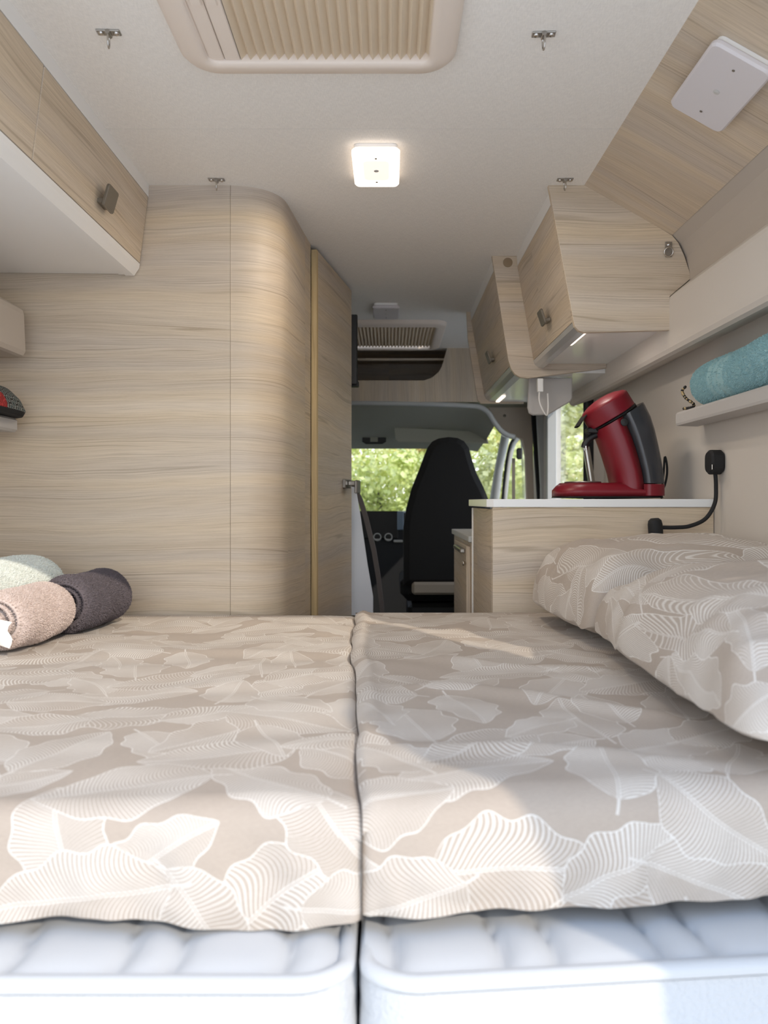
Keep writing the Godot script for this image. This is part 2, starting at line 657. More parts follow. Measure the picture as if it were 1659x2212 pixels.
func pillow(called: String, label: String, c: Vector3, a: float, b: float, h: float, seed_: int, turn: float, lean: float) -> Node3D:
	var t := thing(called, label, "pillow", c, "pillows along the side wall")
	var mb := MB.new()
	var rows := []
	var uvs := []
	var nu := 90
	var nv := 150
	for i in nu + 1:
		var ph := PI * i / nu
		var row := []
		var ur := []
		for j in nv + 1:
			var th := TAU * j / nv
			var ct := cos(th)
			var s_ := sin(th)
			var ex := signf(ct) * pow(absf(ct), 0.48)
			var ez := signf(s_) * pow(absf(s_), 0.48)
			var ring := pow(sin(ph), 0.52) if i > 0 and i < nu else 0.0
			var corner := pow(absf(ct * s_) * 2.0, 6.0)
			var x := a * ex * ring * (1.0 + 0.10 * corner * ring)
			var z := b * ez * ring * (1.0 + 0.10 * corner * ring)
			var y := cos(ph)
			y = h * (0.22 + 0.78 * y) if y > 0 else h * (0.22 + 0.22 * y)
			var f := sin(ph)
			var wr := noise.get_noise_3d(x * 7.0 + seed_, z * 5.0, y * 6.0) * 0.010
			var fold := sin((x * 0.8 + z) * 34.0 + noise.get_noise_2d(x * 6.0 + seed_, z * 6.0) * 3.0) * 0.0065 * f * smoothstep(0.2, 0.8, f)
			var ridge := -absf(noise.get_noise_3d(x * 5.0 + 9.0, z * 11.0 - seed_, y * 3.0)) * 0.024 * f
			y += (wr + fold + ridge) * smoothstep(-0.2, 0.4, cos(ph) + 0.2)
			var push := (wr + fold) * f
			var q := Vector3(x * (1.0 + push), y, z * (1.0 + push))
			q.y *= 1.0 + lean * (x / a)
			q = q.rotated(Vector3.UP, turn)
			row.append(c + q)
			var arc := ph / PI * 1.9
			ur.append(Vector2(ct * arc * a * 1.15 + seed_ * 0.37, s_ * arc * b * 1.15 + seed_ * 0.61))
		rows.append(row)
		uvs.append(ur)
	mb.grid(rows, uvs, true, true)
	part("pillowcase", mb, M.sheet, t)
	return t

func build_hook(label: String, where: Vector3, turn: float) -> void:
	var t := thing("tie_down_eyelet", label, "eyelet", where, "metal eyelets screwed to the ceiling")
	t.rotation.y = turn
	var add := func(called: String, mb: MB, mat: Material, parent: Node3D):
		var o := MeshInstance3D.new()
		o.name = called
		o.mesh = mb.mesh()
		o.material_override = mat
		parent.add_child(o, true)
	var pl := MB.new()
	pl.box(Vector3(-0.021, -0.003, -0.0085), Vector3(0.021, 0, 0.0085), 0.001)
	pl.tube([Vector3(0, -0.004, -0.0085), Vector3(0, -0.004, 0.0085)], 0.0045, 12)
	add.call("plate", pl, M.satin, t)
	for s in [-1.0, 1.0]:
		var sc := MB.new()
		sc.lathe([Vector2(0.0055, 0.0), Vector2(0.005, 0.002), Vector2(0.003, 0.0033), Vector2(0.0, 0.0036)], Transform3D(Basis(Vector3.RIGHT, PI), Vector3(s * 0.0135, -0.003, 0)), 14)
		add.call("screw", sc, M.chrome, t)
	var rg := MB.new()
	var path := []
	for i in 21:
		var an := TAU * i / 20.0
		path.append(Vector3(0.001 * sin(an), -0.016 + cos(an) * 0.013, sin(an) * 0.0085))
	rg.tube(path, 0.0016, 8, false)
	add.call("ring", rg, M.chrome, t)

# square knob on a slanted door: plate standing off on a stub
func knob(parent: Node3D, c: Vector3, nrm: Vector3, along: Vector3, s := 0.042) -> void:
	nrm = nrm.normalized()
	var y := nrm.cross(along).normalized()
	if y.y < 0:
		y = -y
	var xf := Transform3D(Basis(along, y, along.cross(y)), c)
	if xf.basis.z.dot(nrm) < 0:
		xf = Transform3D(Basis(-along, y, (-along).cross(y)), c)
	var w := s * 0.68
	var h := s * 0.58
	var mb := MB.new()
	mb.prism(PackedVector2Array(rounded(Vector2(-w, -h), Vector2(w, h), 0.006)), xf.translated_local(Vector3(0, 0, 0.017)).rotated_local(Vector3.RIGHT, 0.16), 0.007, 0.0015)
	var st := MB.new()
	st.box(Vector3(-w * 0.8, -h * 0.75, 0), Vector3(w * 0.8, -h * 0.35, 0.020), 0.001, Vector3.RIGHT, xf)
	var o := part("knob", mb, M.handle, parent)
	part("knob_stub", st, M.handle, o)

# rectangular lamp: housing, diffuser, two screws; xf: z points out of the surface
func lamp_box(t: Node3D, xf: Transform3D, w: float, l: float, lit: bool) -> void:
	var hs := MB.new()
	hs.prism(PackedVector2Array(rounded(Vector2(-w / 2 + 0.006, -l / 2 + 0.006), Vector2(w / 2 - 0.006, l / 2 - 0.006), 0.012)), xf, 0.010, 0.001)
	part("housing", hs, M.white, t)
	var df := MB.new()
	df.prism(PackedVector2Array(rounded(Vector2(-w / 2, -l / 2), Vector2(w / 2, l / 2), 0.016)), xf.translated_local(Vector3(0, 0, 0.010)), 0.014, 0.004)
	var o := part("diffuser", df, M.lamp_glow if lit else M.lamp_white, t)
	if lit:
		var steps := [[0.38, M.lamp_glow_mid], [0.27, M.lamp_glow_low]]
		var h := 0.0
		for q in steps:
			var ip := MB.new()
			var ww: float = w * q[0]
			var ll: float = l * q[0]
			ip.prism(PackedVector2Array(rounded(Vector2(-ww, -ll), Vector2(ww, ll), 0.014)), xf.translated_local(Vector3(0, 0, 0.0238 + h)), 0.0004, 0.0)
			part("lens_panel", ip, q[1], o)
			h += 0.0003
	var ce := MB.new()
	ce.lathe([Vector2(0.006, 0.0), Vector2(0.006, 0.0008), Vector2(0.0, 0.001)], xf * Transform3D(Basis(Vector3.RIGHT, PI / 2), Vector3(0, 0, 0.0245)), 16, 1.0, 1.0)
	part("touch_switch", ce, M.rail, t)
	for s in [-1.0, 1.0]:
		var sc := MB.new()
		sc.lathe([Vector2(0.0028, 0.0), Vector2(0.0025, 0.001), Vector2(0.0, 0.0013)], xf * Transform3D(Basis(Vector3.RIGHT, PI / 2), Vector3(0, s * l * 0.33, 0.0242)), 10)
		part("screw", sc, M.handle, t)

func roof_hatch(called: String, label: String, x0: float, x1: float, d0: float, d1: float, bars: bool, gap: float) -> void:
	var t := thing(called, label, "roof hatch", v((x0 + x1) / 2, CEIL - 0.02, (d0 + d1) / 2))
	var w := 0.055
	var rows := []
	# rounded frame: profile swept round the rectangle
	var path := rounded(Vector2(x0 + 0.05, d0 + 0.05), Vector2(x1 - 0.05, d1 - 0.05), 0.02, 7)
	for prof in [[0.05, 0.0], [0.047, -0.012], [0.038, -0.020], [0.012, -0.026], [0.0, -0.024], [-0.003, -0.018], [-0.004, 0.004]]:
		var row := []
		var m := path.size()
		for i in m + 1:
			var q: Vector2 = path[i % m]
			var c := Vector2(clampf(q.x, x0 + 0.07, x1 - 0.07), clampf(q.y, d0 + 0.07, d1 - 0.07))
			var nn := (q - c).normalized()
			var z: Vector2 = q + nn * float(prof[0])
			row.append(v(z.x, CEIL + prof[1], z.y))
		rows.append(row)
	var fr := MB.new()
	fr.grid(rows, [], true, false)
	part("frame", fr, M.hatch, t)
	var xi := x0 + 0.052
	var xe := x1 - 0.052
	var di0 := d0 + 0.052
	var di1 := d1 - 0.052
	if bars:
		for k in 2:
			part("blind_bar", boxed(v(xi + k * 0.030, CEIL - 0.018, di0), v(xi + k * 0.030 + 0.0285, CEIL - 0.004, di1 - 0.001), 0.002), M.hatch, t)
		for k in 2:
			part("blind_grip", boxed(v(xi + 0.007 + k * 0.026, CEIL - 0.021, 1.225), v(xi + 0.026 + k * 0.026, CEIL - 0.017, 1.278), 0.002), M.hatch, t)
		xi += 0.060
	var pitch := 0.0168
	var nn_ := int((xe - xi) / pitch)
	pitch = (xe - xi) / nn_
	var pl := MB.new()
	for k in nn_:
		var xa := xi + k * pitch
		var xb := xa + pitch * 0.62
		var xc := xa + pitch
		var lo := CEIL - 0.017
		var hi := CEIL - 0.005
		pl.face([v(xa, lo, di0), v(xb, hi, di0), v(xb, hi, di1 - gap), v(xa, lo, di1 - gap)], Vector3(0, 0, 1), Vector3.DOWN)
		pl.face([v(xb, hi, di0), v(xc, lo, di0), v(xc, lo, di1 - gap), v(xb, hi, di1 - gap)], Vector3(0, 0, 1), Vector3.DOWN)
	part("pleated_blind", pl, M.pleat, t)

func bush(label: String, c: Vector3, rx: float, ry: float, rz: float, count: int, hue: Color, seed_: int, size: float) -> void:
	var t := thing("bush", label, "bush", Vector3(c.x, c.y - ry, c.z), "sunlit bushes in front of the van")
	var rng := RandomNumberGenerator.new()
	rng.seed = seed_
	var lf := MB.new()
	lf.face([Vector3(0, 0, 0), Vector3(0.35, 0.05, 0.45), Vector3(0, 0, 1.0)], Vector3.RIGHT, Vector3.UP)
	lf.face([Vector3(0, 0, 0), Vector3(-0.35, 0.05, 0.45), Vector3(0, 0, 1.0)], Vector3.RIGHT, Vector3.UP)
	var mm := MultiMesh.new()
	mm.transform_format = MultiMesh.TRANSFORM_3D
	mm.use_colors = true
	mm.mesh = lf.mesh()
	mm.instance_count = count
	var clumps := []
	for i in 46:
		var dv := Vector3(rng.randfn(), rng.randfn(), rng.randfn()).normalized() * pow(rng.randf(), 0.4)
		clumps.append([c + Vector3(dv.x * rx, dv.y * ry, dv.z * rz), rng.randf_range(0.16, 0.36) * ry, rng.randf_range(0.65, 1.25), rng.randf()])
	for i in count:
		var k: Array = clumps[rng.randi() % clumps.size()]
		var dv := Vector3(rng.randfn(), rng.randfn(), rng.randfn()).normalized()
		var q: Vector3 = k[0] + dv * k[1] * pow(rng.randf(), 0.35)
		var up := (dv + Vector3(0, 0.6, 0) + Vector3(rng.randfn(), rng.randfn(), rng.randfn()) * 0.5).normalized()
		var x := up.cross(Vector3(rng.randfn(), rng.randfn(), rng.randfn())).normalized()
		mm.set_instance_transform(i, Transform3D(Basis(x, up, x.cross(up)) * Basis.from_scale(Vector3.ONE * size * rng.randf_range(0.6, 1.4)), q))
		var col := hue * float(k[2]) * rng.randf_range(0.75, 1.2)
		if k[3] < 0.12:
			col = Color(col.r * 1.5, col.g * 1.0, col.b * 1.2)
		mm.set_instance_color(i, Color(minf(col.r, 0.9), minf(col.g, 0.9), minf(col.b, 0.9)))
	var o := MultiMeshInstance3D.new()
	o.name = "foliage"
	o.multimesh = mm
	var mat := plain(Color.WHITE, 0.6)
	mat.vertex_color_use_as_albedo = true
	mat.backlight_enabled = true
	mat.backlight = Color(0.8, 0.8, 0.5)
	o.material_override = mat
	o.set_meta("kind", "stuff")
	t.add_child(o)
	o.position = -t.position
	for i in 4:
		var st := MB.new()
		var foot := Vector3(c.x + (rng.randf() - 0.5) * rx * 0.5, c.y - ry - 0.05, c.z + (rng.randf() - 0.5) * rz * 0.5)
		st.tube(curve([foot, foot.lerp(clumps[i][0], 0.5) + Vector3(0.1, 0.1, 0), clumps[i][0]], 4), 0.03, 6)
		part("stem", st, M.bark, t)

# ---------------------------------------------------------------- the bed
func seam_x(d: float) -> float:
	return -0.029 - 0.060 * (d - 0.767) / 1.283

func front_d(x: float, right: bool) -> float:
	return 0.764 + (0.085 * maxf(0.0, x - 0.02) if right else 0.0)

# printed cover over one half of the bed: flat top, rounded front edge, short drop with a loose hem
func bed_cover(label: String, x0: float, x1: float, right: bool, seed_: int) -> void:
	var t := thing("bed_cover", label, "bed cover", v((x0 + x1) / 2, -0.425, 1.4), "leaf print covers on the two bed halves")
	var mb := MB.new()
	var rows := []
	var uvs := []
	var nx := 170
	var top := BED + (0.004 if right else -0.003)
	var stations := []
	# (kind, value): back drop, top, rounding, front drop
	for i in 5:
		stations.append([0, i / 4.0])
	for i in 130:
		stations.append([1, i / 129.0])
	for i in 12:
		stations.append([2, (i + 1) / 12.0])
	for i in 26:
		stations.append([3, (i + 1) / 26.0])
	var r := 0.030
	var prev := []
	for st in stations:
		var row := []
		var ur := []
		for i in nx + 1:
			var fx := float(i) / nx
			var sx := fx * fx * (3.0 - 2.0 * fx) * 0.35 + fx * 0.65
			var xa := x0
			var xb := x1
			var dback := 2.035
			var f: float = st[1]
			var xr := lerpf(xa, xb, sx)
			var fd := front_d(xr, right) + noise.get_noise_2d(xr * 9.0 + seed_, 3.0) * 0.004
			var d := 0.0
			var y := 0.0
			var run := 0.0
			match st[0]:
				0:
					d = dback + 0.004 * (1.0 - f)
					y = top - 0.10 * (1.0 - f)
					run = dback + 0.10 * (1.0 - f)
				1:
					d = lerpf(dback, fd + r, f)
					y = top
					run = d
				2:
					var an := f * PI / 2
					d = fd + r - r * sin(an)
					y = top - r + r * cos(an)
					run = fd + r - r * an
				3:
					var drop := 0.116 - r + noise.get_noise_2d(xr * 5.0, seed_ + 8.0) * 0.004
					d = fd + 0.006 * sin(f * PI) * noise.get_noise_2d(xr * 14.0, seed_)
					y = top - r - drop * f
					run = fd + r - r * PI / 2 - drop * f
			# edges next to the join between the halves follow it
			var sxm := seam_x(d) + 0.004 * noise.get_noise_2d(d * 6.0, 4.0) + 0.010 * exp(-pow((d - 1.55) / 0.25, 2.0)) * -1.0
			if right:
				xr = lerpf(sxm, xb, sx)
			else:
				xr = lerpf(xa, sxm - 0.0012, sx)
			var near_join := (xr - sxm) if right else (sxm - xr)
			if st[0] == 1 or st[0] == 2:
				var amp := smoothstep(0.0, 0.12, f) if st[0] == 1 else 1.0 - f
				var wv := noise.get_noise_2d(xr * 3.1 + seed_, d * 4.3) * 0.0055 + noise.get_noise_2d(xr * 9.0 - seed_, d * 12.0) * 0.0018
				if right:
					# long soft folds pulled from the join towards the pillow
					var q := d + xr * 0.35 + noise.get_noise_2d(xr * 2.0, d * 2.0) * 0.05
					var fo := pow(maxf(0.0, sin(q * 27.0 + 0.6)), 6.0) * smoothstep(0.02, 0.16, near_join) * smoothstep(0.75, 0.95, d) * smoothstep(1.62, 1.25, d)
					wv += fo * 0.011 * smoothstep(0.44, 0.30, xr)
				else:
					var q2 := d * 21.0 + noise.get_noise_2d(xr * 2.4 + 7.0, d * 3.0) * 4.0
					wv += sin(q2) * 0.0022 * smoothstep(0.8, 1.1, d)
				y += wv * amp
				y -= 0.007 * pow(clampf(1.0 - near_join / 0.012, 0.0, 1.0), 2.0)
				if right:
					y += 0.006 * exp(-pow((near_join - 0.022) / 0.012, 2.0)) * smoothstep(0.9, 1.2, d)
				if not right:
					y -= 0.004 * exp(-near_join / 0.05)
			elif st[0] == 3:
				d += 0.005 * pow(clampf(1.0 - near_join / 0.010, 0.0, 1.0), 2.0)
				var sag := noise.get_noise_2d(xr * 22.0, f * 2.0 + seed_) * 0.0035 * f + sin(xr * 60.0 + seed_) * 0.002 * f * f
				d += sag
				if not right:
					y -= 0.010 * f * exp(-pow((near_join - 0.10) / 0.07, 2.0))
			row.append(v(xr, y, d))
			ur.append(Vector2(xr + (0.13 if right else 0.62), run + (0.42 if right else 0.05)))
		rows.append(row)
		uvs.append(ur)
	mb.grid(rows, uvs, false, false)
	part("cloth", mb, M.sheet, t)
	# side that goes down into the join
	var sd := MB.new()
	var srows := []
	var suv := []
	for k in rows.size():
		var q: Vector3 = rows[k][0 if right else nx]
		srows.append([q, Vector3(q.x, maxf(q.y - 0.11, EYE - 0.42), q.z)])
		suv.append([Vector2(q.z, 0.2), Vector2(q.z, 0.31)])
	sd.grid(srows, suv, false, right)
	part("cloth_side", sd, M.sheet, t)

func mattress(label: String, x0: float, x1: float, right: bool) -> void:
	var t := thing("mattress", label, "mattress", v((x0 + x1) / 2, -0.60, 1.36), "white mattresses on the bed")
	var top := -0.432
	var path := []   # plan outline (x, d), from the outer back corner round the front
	var rc := 0.055
	var fr := func(x: float) -> float: return 0.700 + (0.09 * maxf(0.0, x - 0.02) if right else 0.0)
	var lo := x0
	var hi := x1
	var pts := []
	pts.append(Vector2(lo, 2.02))
	for c in [[lo + rc, 180.0], [hi - rc, 270.0]]:
		var dc: float = fr.call(c[0]) + rc
		for i in 9:
			var an := deg_to_rad(c[1] + 90.0 * i / 8.0)
			pts.append(Vector2(c[0] + rc * cos(an), dc + rc * sin(an)))
		if c[1] == 180.0:
			for i in range(1, 30):
				var x := lerpf(lo + rc, hi - rc, i / 30.0)
				pts.append(Vector2(x, fr.call(x)))
	pts.append(Vector2(hi, 2.02))
	# border
	var rows := []
	var uvs := []
	for k in 10:
		var y := lerpf(top - 0.018, -0.60, k / 9.0)
		var row := []
		var ur := []
		for q in pts:
			var cx := clampf(q.x, lo + 0.1, hi - 0.1)
			var nn := Vector2(q.x - cx, q.y - 0.9).normalized()
			var bulge := 0.004 * sin(PI * k / 9.0) - (0.003 if k == 2 else 0.0)
			row.append(v(clampf(q.x + nn.x * bulge, lo, hi), y, q.y + nn.y * bulge))
			ur.append(Vector2(q.x, y))
		rows.append(row)
		uvs.append(ur)
	var bd := MB.new()
	bd.grid(rows, uvs, false, false)
	bd.face([v(lo, -0.60, 2.02), v(lo, top, 2.02), v(hi, top, 2.02), v(hi, -0.60, 2.02)], Vector3.RIGHT, Vector3(0, 0, -1))
	part("border", bd, M.border, t)
	# piping along the upper edge
	var pp := []
	for q in pts:
		pp.append(v(clampf(q.x, lo + 0.0086, hi - 0.0086), top - 0.009, q.y + 0.002))
	var pm := MB.new()
	pm.tube(pp, 0.0085, 10)
	part("piping", pm, M.mattress, t)
	# quilted top
	var qrows := []
	var qn := 150
	for k in 34:
		var f := k / 33.0
		var row := []
		for i in qn + 1:
			var x := lerpf(lo + 0.004, hi - 0.004, float(i) / qn)
			var fd: float = fr.call(x)
			var ex := minf(x - lo, hi - x)
			var inset := 0.0
			if ex < rc:
				inset = rc - sqrt(maxf(0.0, rc * rc - (rc - ex) * (rc - ex)))
			var d := fd + 0.004 + inset + f * (0.25 - inset)
			var cell := fposmod(x + 0.006 * sin(d * 40.0) + (0.0 if right else 0.05), 0.155)
			var c1 := minf(cell, 0.155 - cell)
			var c2 := absf(cell - 0.104)
			var puff := 1.0 - exp(-minf(c1, c2) / 0.010)
			var edge := 1.0 - exp(-(d - fd - inset) / 0.012)
			row.append(v(x, top - 0.010 + 0.012 * puff * edge, d))
		qrows.append(row)
	var qm := MB.new()
	qm.grid(qrows, [], false, true)
	qm.face([v(lo, top - 0.004, 0.95), v(hi, top - 0.004, 0.95), v(hi, top - 0.004, 2.02), v(lo, top - 0.004, 2.02)], Vector3.RIGHT, Vector3.UP)
	part("quilted_top", qm, M.mattress, t)

# ---------------------------------------------------------------- coffee machine
func coffee_machine() -> void:
	var d := 2.22
	var t := thing("coffee_machine", "red coffee pod machine with dark water tank on the white worktop", "coffee machine", at(1330, 1078, d) + Vector3(0, 0, 0))
	var px := func(x: float, y: float) -> Vector2: return Vector2((x - 840.0) * d / FOC, (1083.0 - y) * d / FOC)
	var hz := 0.082
	var W: Vector3 = v(0, 0, d)
	# foot: long rounded slab, black underside ring
	var slab := func(grow: float, y0: float, y1: float, top_in: float, x_in: float) -> MB:
		var mb := MB.new()
		var a: Vector2 = px.call(1194, 1078)
		var b: Vector2 = px.call(1427, 1078)
		var rows := []
		for q in [[0.0, y0], [grow, y0], [grow, y0 + (y1 - y0) * 0.45], [grow - top_in * 0.5, y0 + (y1 - y0) * 0.8], [grow - top_in, y1], [-0.5, y1]]:
			var row := []
			var ol := rounded(Vector2(a.x - q[0] + (x_in * 0.0), -hz - q[0]), Vector2(b.x + q[0], hz + q[0]), 0.070, 9)
			if q[0] < -0.2 or (q[0] == 0.0 and q[1] == y0):
				for z in ol:
					row.append(v((a.x + b.x) / 2, q[1], d))
			else:
				for z in ol:
					row.append(v(z.x, q[1], d + z.y))
			row.append(row[0])
			rows.append(row)
		mb.grid(rows, [], true, true)
		return mb
	var y_table := 0.0063
	part("foot_ring", slab.call(0.0, y_table, y_table + 0.008, 0.002, 0.0), M.black, t)
	part("base", slab.call(-0.001, y_table + 0.008, y_table + 0.046, 0.020, 0.0), M.red, t)
	var dt := MB.new()
	var c0: Vector2 = px.call(1255, 1046)
	dt.lathe([Vector2(0.0, 0.0), Vector2(0.052, 0.0), Vector2(0.052, 0.004), Vector2(0.047, 0.005), Vector2(0.046, 0.003), Vector2(0.0, 0.003)], Transform3D(Basis(), v(c0.x + 0.005, y_table + 0.046, d)), 28)
	part("drip_tray", dt, M.satin, t)
	# body and tank: stations up the leaning column (front, join, back, height in picture points)
	var st := [[1321, 1371, 1427, 1071], [1321, 1371, 1427, 1045], [1316, 1367, 1424, 1020], [1309, 1361, 1420, 996], [1303, 1354, 1414, 972], [1296, 1346, 1407, 948], [1290, 1337, 1398, 927], [1284, 1328, 1386, 906], [1277, 1320, 1375, 890]]
	var body_rows := []
	var tank_rows := []
	var tilt := [0.0, 0.0, 0.05, 0.1, 0.2, 0.3, 0.42, 0.5, 0.56]
	for k in st.size():
		var q: Array = st[k]
		var fr: Vector2 = px.call(q[0], q[3])
		var jn: Vector2 = px.call(q[1], q[3])
		var bk: Vector2 = px.call(q[2], q[3])
		var lean: float = tilt[k]
		var br := []
		var tr := []
		var hd := 0.080 - 0.004 * k / 8.0
		for i in 25:
			var f := i / 24.0
			var an := lerpf(-PI / 2, PI / 2, f)
			# front half: rounded nose from the join, round the front, back to the join
			var ex := pow(absf(cos(an)), 0.6)
			var x := jn.x - (jn.x - fr.x) * ex
			var z := hd * signf(sin(an)) * pow(absf(sin(an)), 0.75)
			br.append(v(x, fr.y + (x - jn.x) * -lean * -1.0, d + z))
			var xt := jn.x + 0.0012 + (bk.x - jn.x) * ex
			tr.append(v(xt, fr.y + (xt - jn.x) * lean, d + z * 0.97))
		br.append(br[0])
		tr.append(tr[0])
		body_rows.append(br)
		if k >= 1:
			tank_rows.append(tr)
	var h0: Vector2 = px.call(1276, 930)
	var h1: Vector2 = px.call(1368, 873)
	var hx := (h1 - h0).normalized()
	var hu := Vector3(-hx.y, hx.x, 0)
	var hm0 := v((h0.x + h1.x) / 2, (h0.y + h1.y) / 2, d)
	for rws in [body_rows, tank_rows]:
		for rw in rws:
			for i in rw.size():
				var over: float = (rw[i] - hm0).dot(hu) + 0.0085
				if over > 0.0:
					rw[i] -= hu * over
	var bm := MB.new()
	bm.grid(body_rows, [], true, true)
	bm.face(body_rows[8].slice(0, 25), Vector3.RIGHT, Vector3.UP)
	part("body", bm, M.red, t)
	var rr := []
	for k in [0, 1]:
		var row := []
		for i in 25:
			var an := lerpf(-PI / 2, PI / 2, i / 24.0)
			var jn: Vector2 = px.call(1371, [1071, 1047][k])
			var bk: Vector2 = px.call(1427.5, 1071)
			row.append(v(jn.x + (bk.x - jn.x) * pow(absf(cos(an)), 0.6), jn.y, d + 0.081 * signf(sin(an)) * pow(absf(sin(an)), 0.75)))
		row.append(row[0])
		rr.append(row)
	var hm := MB.new()
	hm.grid(rr, [], true, false)
	hm.face(rr[1].slice(0, 25), Vector3.RIGHT, Vector3.UP)
	part("tank_seat", hm, M.red, t)
	var tm := MB.new()
	tm.grid(tank_rows, [], true, false)
	tm.face(tank_rows[7].slice(0, 25), Vector3.RIGHT, Vector3.UP)
	var tk := part("water_tank", tm, M.tank, t)
	var cl := MB.new()
	var cp: Vector2 = px.call(1331, 918)
	cl.lathe([Vector2(0.0, 0.0), Vector2(0.011, 0.0), Vector2(0.011, 0.002), Vector2(0.008, 0.003), Vector2(0.0, 0.003)], Transform3D(Basis(Vector3.RIGHT, PI / 2), v(cp.x, cp.y, d - 0.0775)), 18)
	part("tank_catch", cl, M.black, tk)
	# head: short drum leaning forward, black collar below, domed lid
	var a0: Vector2 = px.call(1276, 930)
	var b0: Vector2 = px.call(1368, 873)
	var ax := (b0 - a0).normalized()
	var up := Vector2(-ax.y, ax.x)
	var mid := (a0 + b0) / 2
	var R := (b0 - a0).length() / 2
	var xf := Transform3D(Basis(Vector3(ax.x, ax.y, 0), Vector3(up.x, up.y, 0), Vector3(0, 0, 1)), v(mid.x, mid.y, d))
	var col := MB.new()
	col.lathe([Vector2(0.0, -0.014), Vector2(R * 0.965, -0.011), Vector2(R * 0.965, 0.002), Vector2(0, 0.002)], xf.translated_local(Vector3(0.004, 0, 0)), 36, 1.0, 1.08)
	part("collar", col, M.black, t)
	var hd2 := MB.new()
	hd2.lathe([Vector2(0.0, 0.0), Vector2(R - 0.002, 0.0), Vector2(R, 0.002), Vector2(R * 1.0, 0.040), Vector2(R * 0.985, 0.046), Vector2(R * 0.94, 0.049)], xf, 44, 1.0, 1.08)
	part("head", hd2, M.red, t)
	var ld := MB.new()
	ld.lathe([Vector2(R * 0.94, 0.0485), Vector2(R * 0.9, 0.052), Vector2(R * 0.6, 0.060), Vector2(R * 0.3, 0.064), Vector2(0.0, 0.065)], xf, 40, 1.0, 1.08)
	part("lid", ld, M.red, t)
	var lv := MB.new()
	var lp := []
	for q in [[1283, 876], [1270, 890], [1258, 906], [1247, 923]]:
		var z: Vector2 = px.call(q[0], q[1])
		lp.append(v(z.x, z.y, d))
	var lrows := []
	for q in curve(lp, 5):
		lrows.append([q + Vector3(0, 0, 0.03), q + Vector3(-0.0025, 0.002, 0.028), q + Vector3(-0.0025, 0.002, -0.028), q + Vector3(0, 0, -0.03), q + Vector3(0.0015, -0.0015, 0), q + Vector3(0, 0, 0.03)])
	lv.grid(lrows, [], true, true)
	part("lever", lv, M.black, t)
	var sp := MB.new()
	var pts := []
	for q in [[1296, 938], [1284, 941], [1272, 949], [1265, 958], [1262, 967]]:
		var z: Vector2 = px.call(q[0], q[1])
		pts.append(v(z.x, z.y, d))
	sp.tube(curve(pts, 5), 0.0095, 14)
	part("spout", sp, M.black, t)
	var nz := MB.new()
	for s in [-1.0, 1.0]:
		var z: Vector2 = px.call(1264, 964)
		nz.tube([v(z.x, z.y, d + s * 0.008), v(z.x + 0.001, z.y - 0.011, d + s * 0.009)], 0.0035, 8)
	part("nozzles", nz, M.chrome, t)
	var br2 := MB.new()
	var z1: Vector2 = px.call(1272, 928)
	br2.box(v(z1.x - 0.008, z1.y - 0.012, d - 0.02), v(z1.x + 0.028, z1.y + 0.004, d + 0.02), 0.003)
	part("brew_head", br2, M.black, t)
	var cd := MB.new()
	var cpn := []
	for q in [[1427, 1068, 2.25], [1431, 1045, 2.26], [1434, 1015, 2.27], [1436, 987, 2.27], [1440, 1000, 2.27], [1441, 1022, 2.27], [1437, 1045, 2.26], [1430, 1062, 2.26], [1429, 1076, 2.27]]:
		cpn.append(at(q[0], q[1], q[2]))
	cd.tube(curve(cpn, 6), 0.0032, 8)
	part("power_cord", cd, M.black_rubber, t)

